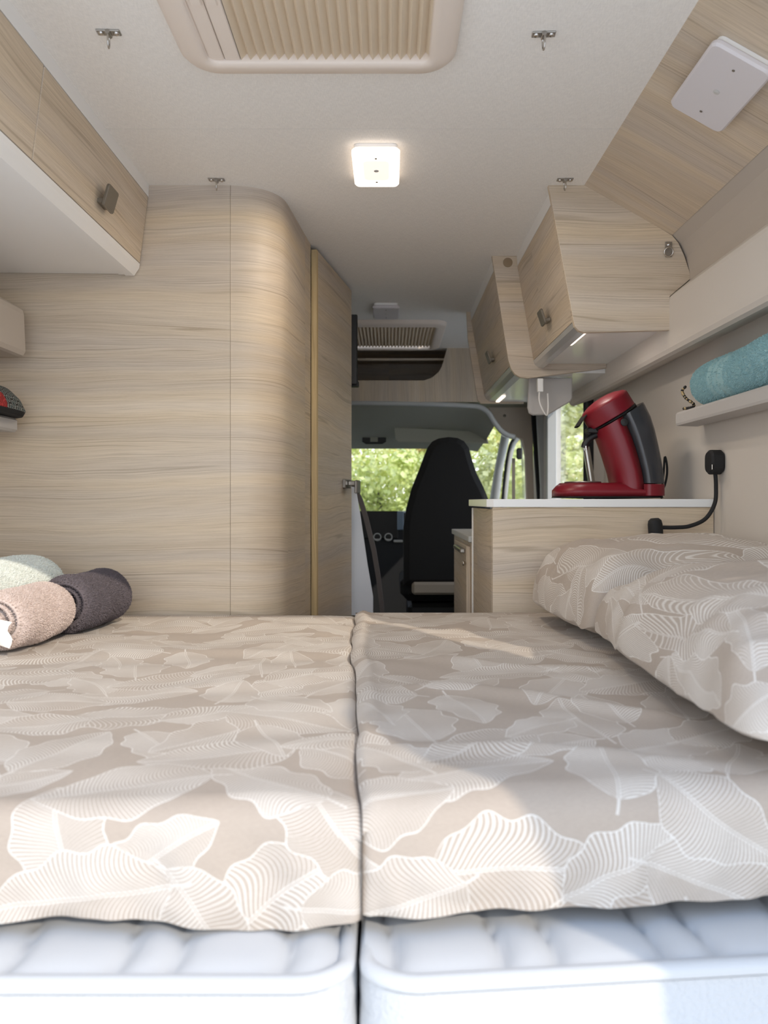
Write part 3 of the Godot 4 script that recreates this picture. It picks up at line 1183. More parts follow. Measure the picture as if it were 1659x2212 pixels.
func _ready() -> void:
	# ---- camera, sky, sun, exposure
	var cam := Camera3D.new()
	cam.name = "camera"
	cam.projection = Camera3D.PROJECTION_FRUSTUM
	cam.near = 0.05
	cam.far = 300.0
	cam.size = 2212.0 / FOC * 0.05
	cam.frustum_offset = Vector2(-10.5, -23.0) / FOC * 0.05
	add_child(cam)
	cam.position = Vector3(0, EYE, 0)
	cam.current = true
	var we := WorldEnvironment.new()
	we.name = "surroundings"
	var env := Environment.new()
	env.background_mode = Environment.BG_SKY
	env.tonemap_mode = Environment.TONE_MAPPER_LINEAR
	env.tonemap_exposure = 1.64
	env.sdfgi_enabled = true
	env.ssao_enabled = true
	env.ssil_enabled = true
	var sky := Sky.new()
	var sm := ProceduralSkyMaterial.new()
	sm.sky_top_color = Color(0.45, 0.56, 0.72)
	sm.sky_horizon_color = Color(0.97, 0.98, 0.98)
	sm.sky_curve = 0.42
	sm.ground_bottom_color = Color(0.45, 0.45, 0.38)
	sm.ground_horizon_color = Color(0.7, 0.7, 0.62)
	sm.sun_angle_max = 2.0
	sky.sky_material = sm
	env.sky = sky
	env.background_energy_multiplier = 2.1
	we.environment = env
	var lens := CameraAttributesPhysical.new()
	lens.frustum_focal_length = 24.0
	lens.frustum_focus_distance = 1.9
	lens.exposure_aperture = 4.2
	we.camera_attributes = lens
	add_child(we)
	var sun := DirectionalLight3D.new()
	sun.name = "sun"
	var travel := Vector3(-0.70, -0.73, -1.0).normalized()
	sun.light_color = Color(1.0, 0.95, 0.88)
	sun.light_energy = 0.44
	sun.light_angular_distance = 0.55
	sun.shadow_enabled = true
	add_child(sun)
	sun.look_at_from_position(Vector3(0, 5, 0), Vector3(0, 5, 0) + travel)

	build_materials()
	M.bark = plain(rgb(92, 78, 62), 0.9)
	var border: StandardMaterial3D = plain(rgb(196, 197, 198), 0.92)
	var bn := NoiseTexture2D.new()
	bn.width = 256
	bn.height = 256
	bn.seamless = true
	var bnn := FastNoiseLite.new()
	bnn.noise_type = FastNoiseLite.TYPE_CELLULAR
	bnn.frequency = 0.09
	bn.noise = bnn
	border.heightmap_enabled = true
	border.heightmap_texture = bn
	border.heightmap_scale = 0.15
	border.uv1_scale = Vector3(9, 9, 1)
	M.border = border
	for q in [["lamp_glow", 1.0], ["lamp_glow_mid", 0.86], ["lamp_glow_low", 0.55], ["strip_glow", 0.9]]:
		var lm := plain(rgb(235, 230, 226), 0.5)
		lm.emission_enabled = true
		lm.emission = Color(1.0, 0.93, 0.86)
		lm.emission_energy_multiplier = q[1]
		M[q[0]] = lm

	structure()
	furniture()
	cab()
	bed()
	small_things()
	outside()

func structure() -> void:
	setting("floor", boxed(v(-1.1, -1.06, 0.58), v(1.0, -1.0, 6.0)), plain(rgb(66, 60, 55), 0.6))
	# ceiling of two sheets that meet in a fine joint; open under the far roof hatch
	var cl := Node3D.new()
	cl.name = "ceiling"
	cl.set_meta("kind", "structure")
	add_child(cl)
	var g := Vector3(0, 0, 1)
	for q in [[-1.1, 1.0, 0.55, 1.7392], [-1.1, 1.0, 1.7405, 3.62], [-1.1, -0.21, 3.62, 4.16], [0.22, 1.0, 3.62, 4.16], [-1.1, 1.0, 4.16, 4.3]]:
		part("ceiling_panel", boxed(v(q[0], CEIL, q[2]), v(q[1], CEIL + 0.03, q[3]), 0.0, g), M.ceiling, cl)
	setting("trim_1", boxed(v(-1.2, CEIL + 0.03, 0.5), v(1.1, CEIL + 0.05, 3.60)), M.outer)
	# side walls: the left one with a window beside the bed, the right one with the sliding door's window
	var wl := Node3D.new()
	wl.name = "wall_left"
	wl.set_meta("kind", "structure")
	add_child(wl)
	for q in [[-1.0, -0.10, 0.6, 4.6], [0.368, CEIL, 0.6, 4.6], [-0.10, 0.368, 0.6, 0.74], [-0.10, 0.368, 1.56, 4.6]]:
		part("wall_panel", boxed(v(-1.10, q[0], q[2]), v(-1.045, q[1], q[3])), M.upholstery, wl)
	var w4 := setting("window_1", boxed(v(-1.085, -0.10, 0.74), v(-1.08, 0.368, 1.56)), M.glass)
	w4.set_meta("label", "side window beside the bed")
	var wr := Node3D.new()
	wr.name = "wall_right"
	wr.set_meta("kind", "structure")
	add_child(wr)
	for q in [[-1.0, 0.12, 0.60, 0.80], [-1.0, CEIL, 0.80, 3.28], [-1.0, -0.16, 3.28, 4.16], [0.52, CEIL, 3.28, 4.16], [-1.0, CEIL, 4.16, 4.62]]:
		part("wall_panel", boxed(v(0.868, q[0], q[2]), v(0.93, q[1], q[3])), M.upholstery, wr)
	var w1 := setting("window_2", boxed(v(0.90, -0.16, 3.28), v(0.905, 0.52, 4.16)), M.glass)
	w1.set_meta("label", "sliding door window")
	# window frame, rubber seals
	part("frame_post", boxed(v(0.850, -0.17, 4.125), v(0.90, 0.53, 4.16), 0.003), M.grey_trim, w1)
	for q in [[3.26, 3.30], [3.33, 3.345]]:
		part("window_frame", boxed(v(0.845, -0.17, q[0]), v(0.90, 0.53, q[1]), 0.003), M.black_rubber, w1)
	# padded upper side lining with its rounded ledge above the recess
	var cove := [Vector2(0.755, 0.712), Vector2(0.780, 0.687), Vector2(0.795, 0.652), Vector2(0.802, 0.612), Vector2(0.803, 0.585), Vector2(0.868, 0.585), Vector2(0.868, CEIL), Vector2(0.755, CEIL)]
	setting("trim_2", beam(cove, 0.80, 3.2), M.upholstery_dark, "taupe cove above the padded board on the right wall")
	var prof := [Vector2(0.801, 0.588), Vector2(0.757, 0.552), Vector2(0.750, 0.545), Vector2(0.748, 0.535), Vector2(0.748, 0.425), Vector2(0.750, 0.410), Vector2(0.756, 0.400), Vector2(0.768, 0.396), Vector2(0.868, 0.430), Vector2(0.868, 0.588)]
	setting("trim_21", beam(prof, 0.80, 3.2), M.upholstery, "padded beige board with a rounded ledge along the right wall")
	# wood panel sloping from the ceiling to the right wall, grain across
	var sl := [Vector2(0.521, CEIL), Vector2(0.755, 0.71), Vector2(0.765, 0.72), Vector2(0.60, CEIL)]
	setting("trim_3", beam(sl, 0.80, 2.05, 0.0, Vector3(0.87, -0.49, 0.0)), M.wood, "pale wood panel sloping between ceiling and right wall")
	# rear frame: posts and the header over the open doors
	setting("wall_rear", boxed(v(-1.12, 0.79, 0.50), v(1.0, CEIL + 0.05, 0.60), 0.01), M.outer)
	setting("trim_4", boxed(v(-1.14, -1.1, 0.50), v(-1.03, 0.84, 0.62), 0.01), M.outer)
	var post := MB.new()
	post.prism(PackedVector2Array([Vector2(0.60, -1.1), Vector2(0.57, 0.16), Vector2(0.60, 0.24), Vector2(0.72, 0.36), Vector2(0.77, 0.46), Vector2(0.78, 0.84), Vector2(0.82, 0.84), Vector2(0.82, -1.1)]), Transform3D(Basis(Vector3(0, 0, -1), Vector3(0, 1, 0), Vector3(1, 0, 0)), Vector3(0.869, EYE, 0)), 0.03, 0.004)
	setting("trim_5", post, M.outer)
	setting("trim_6", boxed(v(-1.1, -1.1, 0.58), v(0.95, -0.98, 0.66), 0.01), M.outer)
	# rear doors, both standing open at right angles
	for s in [-1.0, 1.0]:
		var x := 0.895 if s > 0 else -1.09
		var poly := PackedVector2Array([Vector2(0.495, 0.70), Vector2(-0.27, 0.705), Vector2(-0.33, 0.66), Vector2(-0.34, 0.58), Vector2(-0.315, 0.47), Vector2(-0.20, 0.22), Vector2(-0.17, 0.0), Vector2(-0.16, -1.05), Vector2(0.58, -1.05), Vector2(0.575, 0.20), Vector2(0.53, 0.34)])
		var m := MB.new()
		# local x runs forward (-z), local y up, thickness to the outside
		m.prism(poly, Transform3D(Basis(Vector3(0, 0, -1), Vector3(0, 1, 0), Vector3(1, 0, 0)), Vector3(x, EYE, 0)), 0.03, 0.006)
		setting("door_1" if s > 0 else "door_2", m, M.outer, "white rear van door standing open")

func wood_thing(called: String, label: String, category: String, base: Vector3) -> Node3D:
	return thing(called, label, category, base)

func furniture() -> void:
	var Z := Vector3(0, 0, 1)
	var X := Vector3(1, 0, 0)
	# washroom cabinet on the left: flat panel, rounded corner, side panel
	var t := thing("washroom_cabinet", "tall pale wood cabinet with a rounded corner behind the bed", "cabinet", v(-0.7, -1.0, 2.1))
	part("flat_panel", boxed(v(-1.045, -1.0, 2.05), v(-0.4228, CEIL, 2.07), 0.0004, X), M.wood, t)
	var rows := []
	var uvs := []
	var prof := [Vector2(-0.422, 2.05)]
	for i in 15:
		var an := PI / 2 * i / 14.0 * 0.93
		prof.append(Vector2(-0.420 + 0.131 * sin(an), 2.051 + 0.131 * (1.0 - cos(an))))
	prof.append(Vector2(-0.2865, 2.19))
	var run := 0.0
	for i in prof.size():
		if i:
			run += (prof[i] - prof[i - 1]).length()
		rows.append([v(prof[i].x, -1.0, prof[i].y), v(prof[i].x, 0.0, prof[i].y), v(prof[i].x, CEIL, prof[i].y)])
		uvs.append([Vector2(run - 0.42, 0.0), Vector2(run - 0.42, 1.0), Vector2(run - 0.42, 1.0 + CEIL)])
	var cm := MB.new()
	cm.grid(rows, uvs, false, false)
	part("curved_panel", cm, M.wood, t)
	var sp := MB.new()
	sp.prism(PackedVector2Array([Vector2(-0.2865, -2.19), Vector2(-0.257, -2.525), Vector2(-0.275, -2.527), Vector2(-0.305, -2.19)]), Transform3D(Basis(Vector3(1, 0, 0), Vector3(0, 0, 1), Vector3(0, -1, 0)), Vector3(0, EYE + CEIL, 0)), 1.84, 0.0, Vector3(0.088, 0, -1))
	part("side_panel", sp, M.wood, t)
	setting("trim_19", boxed(v(-1.045, -1.0, 3.06), v(-0.174, CEIL, 3.08), 0.0, X), M.wood, "wood front wall of the washroom")

	# washroom door, a little ajar into the aisle
	var hinge := v(-0.2555, 0, 2.532)
	var tip := v(-0.1645, 0, 3.03)
	var dir := (tip - hinge).normalized()
	var nx := Vector3(0, 1, 0).cross(dir).normalized()
	if nx.x < 0:
		nx = -nx
	var xf := Transform3D(Basis(dir, Vector3.UP, dir.cross(Vector3.UP)), hinge)
	var dl := (tip - hinge).length()
	t = thing("washroom_door", "pale wood door with steel hinges standing slightly ajar", "door", v(-0.21, -0.98, 2.78))
	var mb := MB.new()
	mb.box(Vector3(0.018, -0.98, 0.0), Vector3(dl, CEIL - 0.014, 0.018), 0.0008, Vector3(1, 0, 0), xf)
	var leaf := part("door_leaf", mb, M.wood, t)
	mb = MB.new()
	mb.box(Vector3(0.0, -0.98, -0.0005), Vector3(0.018, CEIL - 0.014, 0.0185), 0.0008, Vector3(0, 1, 0), xf)
	part("edge_strip", mb, M.wood_edge, t)
	for y in [0.615, 0.118, -0.345]:
		mb = MB.new()
		mb.tube([v(-0.2595, y - 0.032, 2.5265), v(-0.2595, y + 0.032, 2.5265)], 0.0035, 10)
		for k in 3:
			mb.tube([v(-0.2595, y - 0.02 + k * 0.02, 2.5265), v(-0.2595, y - 0.017 + k * 0.02, 2.5265)], 0.0039, 10)
		part("hinge", mb, M.satin, t)
	mb = MB.new()
	var hs := 1.0 if xf.basis.z.x > 0 else -1.0
	var zo := 0.018 if hs > 0 else 0.0
	mb.box(Vector3(dl - 0.15, 0.050, zo), Vector3(dl - 0.06, 0.083, zo + hs * 0.012), 0.002, Vector3.RIGHT, xf)
	var hd := part("handle_plate", mb, M.satin, t)
	mb = MB.new()
	mb.box(Vector3(dl - 0.11, 0.060, zo + hs * 0.012), Vector3(dl - 0.085, 0.078, zo + hs * 0.045), 0.003, Vector3.RIGHT, xf)
	mb.box(Vector3(dl - 0.12, 0.030, zo + hs * 0.038), Vector3(dl - 0.06, 0.080, zo + hs * 0.050), 0.003, Vector3.RIGHT, xf)
	part("handle_lever", mb, M.satin, hd)
	# white post at the front of the washroom
	setting("trim_20", boxed(v(-0.172, -1.0, 3.05), v(-0.150, CEIL, 3.09), 0.004), M.white, "slim white post at the front of the ajar wood door")

	# overhead locker along the left side
	t = thing("overhead_locker", "overhead locker with two wood doors and white rails on the left", "overhead locker", v(-0.85, 0.60, 1.35))
	var top_o := Vector2(-0.639, CEIL)
	part("top_rail", beam([Vector2(-0.639, CEIL), Vector2(-0.6405, 0.811), Vector2(-0.66, 0.811), Vector2(-0.66, CEIL)], 0.66, 2.05, 0.001), M.white, t)
	for q in [[0.66, 1.4275], [1.4300, 2.046]]:
		var dr := part("locker_door", beam([Vector2(-0.6405, 0.809), Vector2(-0.6625, 0.6345), Vector2(-0.680, 0.6345), Vector2(-0.658, 0.809)], q[0], q[1], 0.0012), M.wood, t)
		knob(dr, v(-0.6560, 0.693, 1.755 if q[0] > 1.0 else 1.10), Vector3(0.99, -0.12, 0), Vector3(0, 0, -1), 0.044)
	part("bottom_rail", beam([Vector2(-0.6625, 0.632), Vector2(-0.664, 0.620), Vector2(-0.677, 0.600), Vector2(-0.70, 0.600), Vector2(-0.70, 0.632)], 0.66, 2.046, 0.0008), M.white, t)
	part("bottom_lip", beam([Vector2(-0.70, 0.603), Vector2(-0.718, 0.603), Vector2(-0.718, 0.62), Vector2(-0.70, 0.62)], 0.66, 2.046, 0.001), M.white, t)
	part("bottom_panel", beam([Vector2(-0.719, 0.6055), Vector2(-1.045, 0.6085), Vector2(-1.045, 0.62), Vector2(-0.719, 0.62)], 0.66, 2.046), M.white, t)
	part("carcass", boxed(v(-1.04, 0.80, 0.66), v(-0.67, CEIL - 0.002, 2.04)), M.white, t)

	# overhead lockers above the kitchen: rear end panel, door, divider, second door, front panel
	t = thing("kitchen_locker", "wood kitchen locker with a cut away corner and grey underside", "overhead locker", v(0.62, 0.45, 2.3))
	var outline := pxy([[1185, 392], [1262, 392], [1262, 395], [1452, 508], [1466, 525], [1479, 554], [1488, 582], [1494, 600], [1447, 640], [1447, 713], [1262, 718], [1250, 714], [1242, 705], [1238, 690]], 2.05)
	outline[0].y = CEIL
	outline[1].y = CEIL
	part("end_panel", plate(outline, 2.05, 0.016, 0.0008, X), M.wood, t)
	part("top_rail", beam([Vector2(0.438, CEIL), Vector2(0.441, 0.808), Vector2(0.46, 0.808), Vector2(0.46, CEIL)], 2.066, 2.638, 0.001), M.white, t)
	var door := part("locker_door", beam([Vector2(0.441, 0.806), Vector2(0.496, 0.485), Vector2(0.514, 0.488), Vector2(0.459, 0.806)], 2.067, 2.638, 0.001), M.wood, t)
	knob(door, v(0.4815, 0.558, 2.32), Vector3(-0.985, -0.17, 0), Vector3(0, 0, -1), 0.040)
	part("light_rail", beam([Vector2(0.496, 0.483), Vector2(0.500, 0.470), Vector2(0.512, 0.459), Vector2(0.53, 0.456), Vector2(0.53, 0.483)], 2.067, 2.638, 0.0005), M.bright_rail, t)
	part("bottom_panel", beam([Vector2(0.531, 0.472), Vector2(0.748, 0.472), Vector2(0.748, 0.485), Vector2(0.531, 0.485)], 2.067, 2.638), M.white_gloss, t)
	part("light_strip", boxed(v(0.533, 0.466, 2.12), v(0.549, 0.4718, 2.30), 0.001), M.strip_glow, t)
	var er := thing("wall_eyelet", "metal ring bracket screwed to the wood end of the kitchen locker", "eyelet", at(1444, 540, 2.048))
	part("plate", plate(pxy([[1437, 522], [1452, 522], [1452, 555], [1437, 555]], 2.046), 2.046, 0.003, 0.0005), M.satin, er)
	var scr := MB.new()
	scr.lathe([Vector2(0.0055, 0), Vector2(0.004, 0.0025), Vector2(0, 0.0033)], Transform3D(Basis(Vector3.RIGHT, PI / 2), at(1444.5, 528, 2.045)), 14)
	part("screw", scr, M.chrome, er)
	var ring := []
	for i in 19:
		var an := TAU * i / 18.0
		ring.append(at(1444.5, 544, 2.040) + Vector3(cos(an) * 0.0115, sin(an) * 0.011, 0.004 * sin(an)))
	var rm := MB.new()
	rm.tube(ring, 0.0018, 8, false)
	part("ring", rm, M.chrome, er)

	t = thing("divider_panel", "wood divider with a round cap and rounded lower corner between kitchen lockers", "panel", v(0.55, 0.42, 2.645))
	outline = pxy([[1063, 552], [1131, 552], [1131, 600], [1310, 700], [1310, 795], [1140, 817], [1124, 815], [1112, 808], [1104, 796], [1098, 778]], 2.64)
	outline[0].y = CEIL
	outline[1].y = CEIL
	part("board", plate(outline, 2.64, 0.016, 0.0008, X), M.wood, t)
	var cap := MB.new()
	cap.lathe([Vector2(0, 0), Vector2(0.0165, 0), Vector2(0.016, 0.001), Vector2(0, 0.0012)], Transform3D(Basis(Vector3.RIGHT, PI / 2), at(1097, 567, 2.64)), 24)
	part("cap", cap, plain(rgb(150, 128, 100), 0.5), t)

	t = thing("front_locker", "deeper wood locker above the kitchen beyond the round capped divider", "overhead locker", v(0.6, 0.42, 3.05))
	part("top_rail", beam([Vector2(0.362, CEIL), Vector2(0.366, 0.806), Vector2(0.39, 0.806), Vector2(0.39, CEIL)], 2.66, 3.42, 0.001), M.white, t)
	door = part("locker_door", beam([Vector2(0.366, 0.804), Vector2(0.424, 0.475), Vector2(0.442, 0.478), Vector2(0.384, 0.804)], 2.66, 3.42, 0.001), M.wood, t)
	knob(door, v(0.408, 0.565, 3.0), Vector3(-0.985, -0.17, 0), Vector3(0, 0, -1), 0.040)
	part("light_rail", beam([Vector2(0.424, 0.473), Vector2(0.430, 0.458), Vector2(0.444, 0.445), Vector2(0.47, 0.442), Vector2(0.47, 0.473)], 2.66, 3.42, 0.0005), M.bright_rail, t)
	part("bottom_panel", beam([Vector2(0.47, 0.4435), Vector2(0.748, 0.4435), Vector2(0.748, 0.46), Vector2(0.47, 0.46)], 2.66, 3.42), M.white_gloss, t)
	outline = [Vector2(0.362, CEIL), Vector2(0.345, CEIL), Vector2(0.352, 0.72), Vector2(0.395, 0.45), Vector2(0.41, 0.435), Vector2(0.60, 0.435), Vector2(0.60, CEIL)]
	part("end_panel", plate(outline, 3.42, 0.018, 0.001, X), M.wood, t)
	part("light_strip", boxed(v(0.473, 0.4375, 3.22), v(0.489, 0.4433, 3.40), 0.001), M.strip_glow, t)
	for q in [[0.541, 0.463, 2.21, 0.17], [0.481, 0.434, 3.31, 0.17]]:
		var sl := AreaLight3D.new()
		sl.name = "light_strip_light"
		sl.area_size = Vector2(0.016, q[3])
		sl.light_energy = 0.03
		sl.light_color = Color(1.0, 0.96, 0.92)
		sl.shadow_enabled = true
		sl.area_range = 6.0
		add_child(sl, true)
		sl.position = v(q[0], q[1], q[2])
		sl.rotation.x = -PI / 2

	# kitchen unit, its worktop, and the lower unit beyond
	t = thing("kitchen_unit", "pale wood kitchen unit beside the bed under the worktop", "kitchen unit", v(0.57, -1.0, 2.28))
	part("end_panel", boxed(v(0.2765, -1.0, 2.05), v(0.866, -0.016, 2.068), 0.0006, X), M.wood, t)
	part("side_panel", boxed(v(0.276, -1.0, 2.0685), v(0.292, -0.021, 2.515), 0.0006, Z), M.wood, t)
	part("edge_strip", boxed(v(0.272, -1.0, 2.516), v(0.294, -0.021, 2.526), 0.001), M.white, t)
	part("carcass", boxed(v(0.30, -0.98, 2.08), v(0.85, -0.03, 2.515)), M.white, t)
	var wt := MB.new()
	wt.prism(PackedVector2Array([Vector2(0.278, -2.042), Vector2(0.866, -2.042), Vector2(0.866, -2.56), Vector2(0.266, -2.56), Vector2(0.262, -2.52), Vector2(0.262, -2.062)]), Transform3D(Basis(Vector3(1, 0, 0), Vector3(0, 0, 1), Vector3(0, -1, 0)), v(0, 0.0060, 0)), 0.0215, 0.0012)
	single("worktop", wt, M.worktop, "white worktop with a cut corner on the kitchen unit", "worktop")
	t = thing("drawer_unit", "low dark shaded wood unit with a small round knob beyond the kitchen unit", "cabinet", v(0.5, -1.0, 2.9))
	part("body", boxed(v(0.272, -1.0, 2.535), v(0.84, -0.135, 3.20), 0.001, Z), M.wood, t)
	part("top", boxed(v(0.262, -0.135, 2.53), v(0.85, -0.115, 3.21), 0.002, Z), M.grey_trim, t)
	var dw := part("drawer_front", boxed(v(0.258, -0.40, 2.56), v(0.2715, -0.15, 3.04), 0.001, Z), M.wood, t)
	part("bar_handle", boxed(v(0.240, -0.175, 2.60), v(0.2575, -0.160, 2.86), 0.003), M.satin, dw)
	var kn := MB.new()
	kn.lathe([Vector2(0.0, 0.014), Vector2(0.007, 0.012), Vector2(0.009, 0.008), Vector2(0.004, 0.0)], Transform3D(Basis(Vector3(0, 0, 1), PI / 2), v(0.258, -0.207, 2.44 + 0.13)), 14)
	part("round_knob", kn, M.chrome, dw)

	# dinette bench end in front of the washroom
	t = thing("bench_seat", "white bench end panel with grey brown cushion beside the aisle", "bench", v(-0.1, -1.0, 3.2))
	part("end_board", plate(pxy([[748, 1050], [768, 1052], [778, 1110], [794, 1220], [806, 1290], [806, 1600], [748, 1600]], 3.12), 3.12, 0.02, 0.003), plain(rgb(226, 230, 238), 0.4), t)
	part("cushion", plate(pxy([[755, 1042], [768, 1050], [782, 1078], [795, 1120], [812, 1190], [822, 1250], [830, 1320], [832, 1600], [755, 1600]], 3.16), 3.16, 0.12, 0.018), M.grey_cloth, t)

	# far overhead niche board across the front of the living space
	t = thing("front_niche_shelf", "wood board with a wide dark niche above the driving cab", "shelf", v(0.0, 0.55, 4.35))
	var nb := PackedVector2Array()
	for q in pxy([[560, 752], [700, 752], [700, 822], [915, 822], [935, 815], [948, 803], [955, 790], [966, 752], [1062, 752], [1062, 868], [560, 868]], 4.23):
		nb.append(q)
	var nm := MB.new()
	nm.prism(nb, Transform3D(Basis(), Vector3(0, EYE, -4.25)), 0.02, 0.0, Vector3.UP)
	part("front_board", nm, M.wood, t)
	part("niche_floor", boxed(v(-0.8, 0.62, 4.25), v(0.5, 0.64, 4.9)), M.wood, t)
	part("niche_back", boxed(v(-0.9, 0.6, 4.9), v(0.6, CEIL + 0.05, 4.92)), M.wood, t)
	part("niche_roof", boxed(v(-0.9, CEIL + 0.031, 4.2), v(0.9, CEIL + 0.05, 4.92)), M.wood, t)
	for sx in [-0.87, 0.53]:
		part("niche_cheek", boxed(v(sx, 0.62, 4.25), v(sx + 0.02, CEIL + 0.03, 4.9)), M.wood, t)
	part("niche_bar", boxed(v(-0.8, 0.785, 4.28), v(0.40, 0.797, 4.30), 0.002), M.wood, t)

	# skylights and lamps
	roof_hatch("roof_hatch", "large beige roof hatch frame with closed pleated blind above the bed", -0.388, 0.127, 0.975, 1.492, true, 0.0)
	roof_hatch("roof_hatch", "far roof hatch with pleated blind and light showing at its edge", -0.26, 0.275, 3.57, 4.20, false, 0.012)
	var cv := MB.new()
	cv.box(v(-0.26, CEIL + 0.10, 3.56), v(0.27, CEIL + 0.11, 4.20), 0.0)
	var dome := plain(Color(0.95, 0.96, 0.96), 0.5)
	dome.backlight_enabled = true
	dome.backlight = Color(1, 1, 1)
	setting("trim_7", cv, dome, "white plastic dome over the far roof hatch")

	var lt := thing("ceiling_lamp", "switched on rectangular ceiling lamp above the bed", "ceiling lamp", v(-0.031, CEIL, 1.90))
	lamp_box(lt, Transform3D(Basis(Vector3(1, 0, 0), Vector3(0, 0, 1), Vector3(0, -1, 0)), v(-0.031, CEIL, 1.905)), 0.115, 0.205, true)
	var al := AreaLight3D.new()
	al.name = "ceiling_lamp_light"
	al.area_size = Vector2(0.11, 0.20)
	al.light_energy = 0.14
	al.light_color = Color(1.0, 0.93, 0.84)
	al.shadow_enabled = true
	al.area_range = 8.0
	add_child(al)
	al.position = v(-0.031, CEIL - 0.028, 1.905)
	al.rotation.x = -PI / 2
	lt = thing("ceiling_lamp", "switched off lamp on the sloping wood panel", "ceiling lamp", v(0.62, 0.785, 1.43))
	var fdir := Vector3(0.235, -0.133, 0).normalized()
	var nrm := Vector3(fdir.y, -fdir.x, 0)
	lamp_box(lt, Transform3D(Basis(fdir, Vector3(0, 0, 1), nrm), v(0.521 + 0.235 * 0.435, CEIL - 0.133 * 0.435, 1.435)), 0.120, 0.215, false)
	lt = thing("ceiling_lamp", "switched off ceiling lamp in the aisle before the far roof hatch", "ceiling lamp", v(-0.01, CEIL, 3.33))
	lamp_box(lt, Transform3D(Basis(Vector3(1, 0, 0), Vector3(0, 0, 1), Vector3(0, -1, 0)), v(-0.012, CEIL, 3.36)), 0.115, 0.205, false)

	build_hook("metal eyelet on the ceiling between the left locker and the big roof hatch", v(-0.503, CEIL, 1.380), 0.05)
	build_hook("metal eyelet on the ceiling between the roof hatch and the sloping wood panel", v(0.279, CEIL, 1.385), -0.05)
	build_hook("metal eyelet on the ceiling above the tall cabinet with the rounded corner", v(-0.451, CEIL, 2.012), 0.03)
	build_hook("metal eyelet on the ceiling above the kitchen locker end", v(0.461, CEIL, 2.012), -0.03)

	# shelves on both walls, window blind casing on the left
	t = thing("wall_shelf", "light grey wall shelf under the blue towel", "shelf", v(0.83, 0.206, 1.5))
	part("board", beam([Vector2(0.792, 0.208), Vector2(0.790, 0.214), Vector2(0.790, 0.238), Vector2(0.794, 0.244), Vector2(0.868, 0.246), Vector2(0.868, 0.214), Vector2(0.85, 0.206)], 0.70, 2.12, 0.002), M.shelf, t)
	t = thing("wall_shelf", "light grey wall shelf under the patterned pouch", "shelf", v(-1.0, 0.18, 1.5))
	part("board", beam([Vector2(-1.045, 0.178), Vector2(-0.962, 0.178), Vector2(-0.956, 0.184), Vector2(-0.956, 0.208), Vector2(-0.962, 0.214), Vector2(-1.045, 0.214)], 1.58, 1.98, 0.002), M.shelf, t)
	t = thing("blind_casing", "beige window blind casing with rounded end above the left shelf", "blind", v(-1.0, 0.37, 1.5))
	var bc := []
	for q in rounded(Vector2(-1.046, 0.372), Vector2(-0.936, 0.545), 0.016, 5):
		bc.append(q)
	bc = [Vector2(-1.046, 0.372), Vector2(-0.952, 0.372), Vector2(-0.942, 0.375), Vector2(-0.936, 0.386), Vector2(-0.940, 0.480), Vector2(-0.943, 0.492), Vector2(-0.952, 0.500), Vector2(-1.046, 0.55)]
	part("casing", beam(bc, 0.72, 1.985, 0.004), M.upholstery_dark, t)

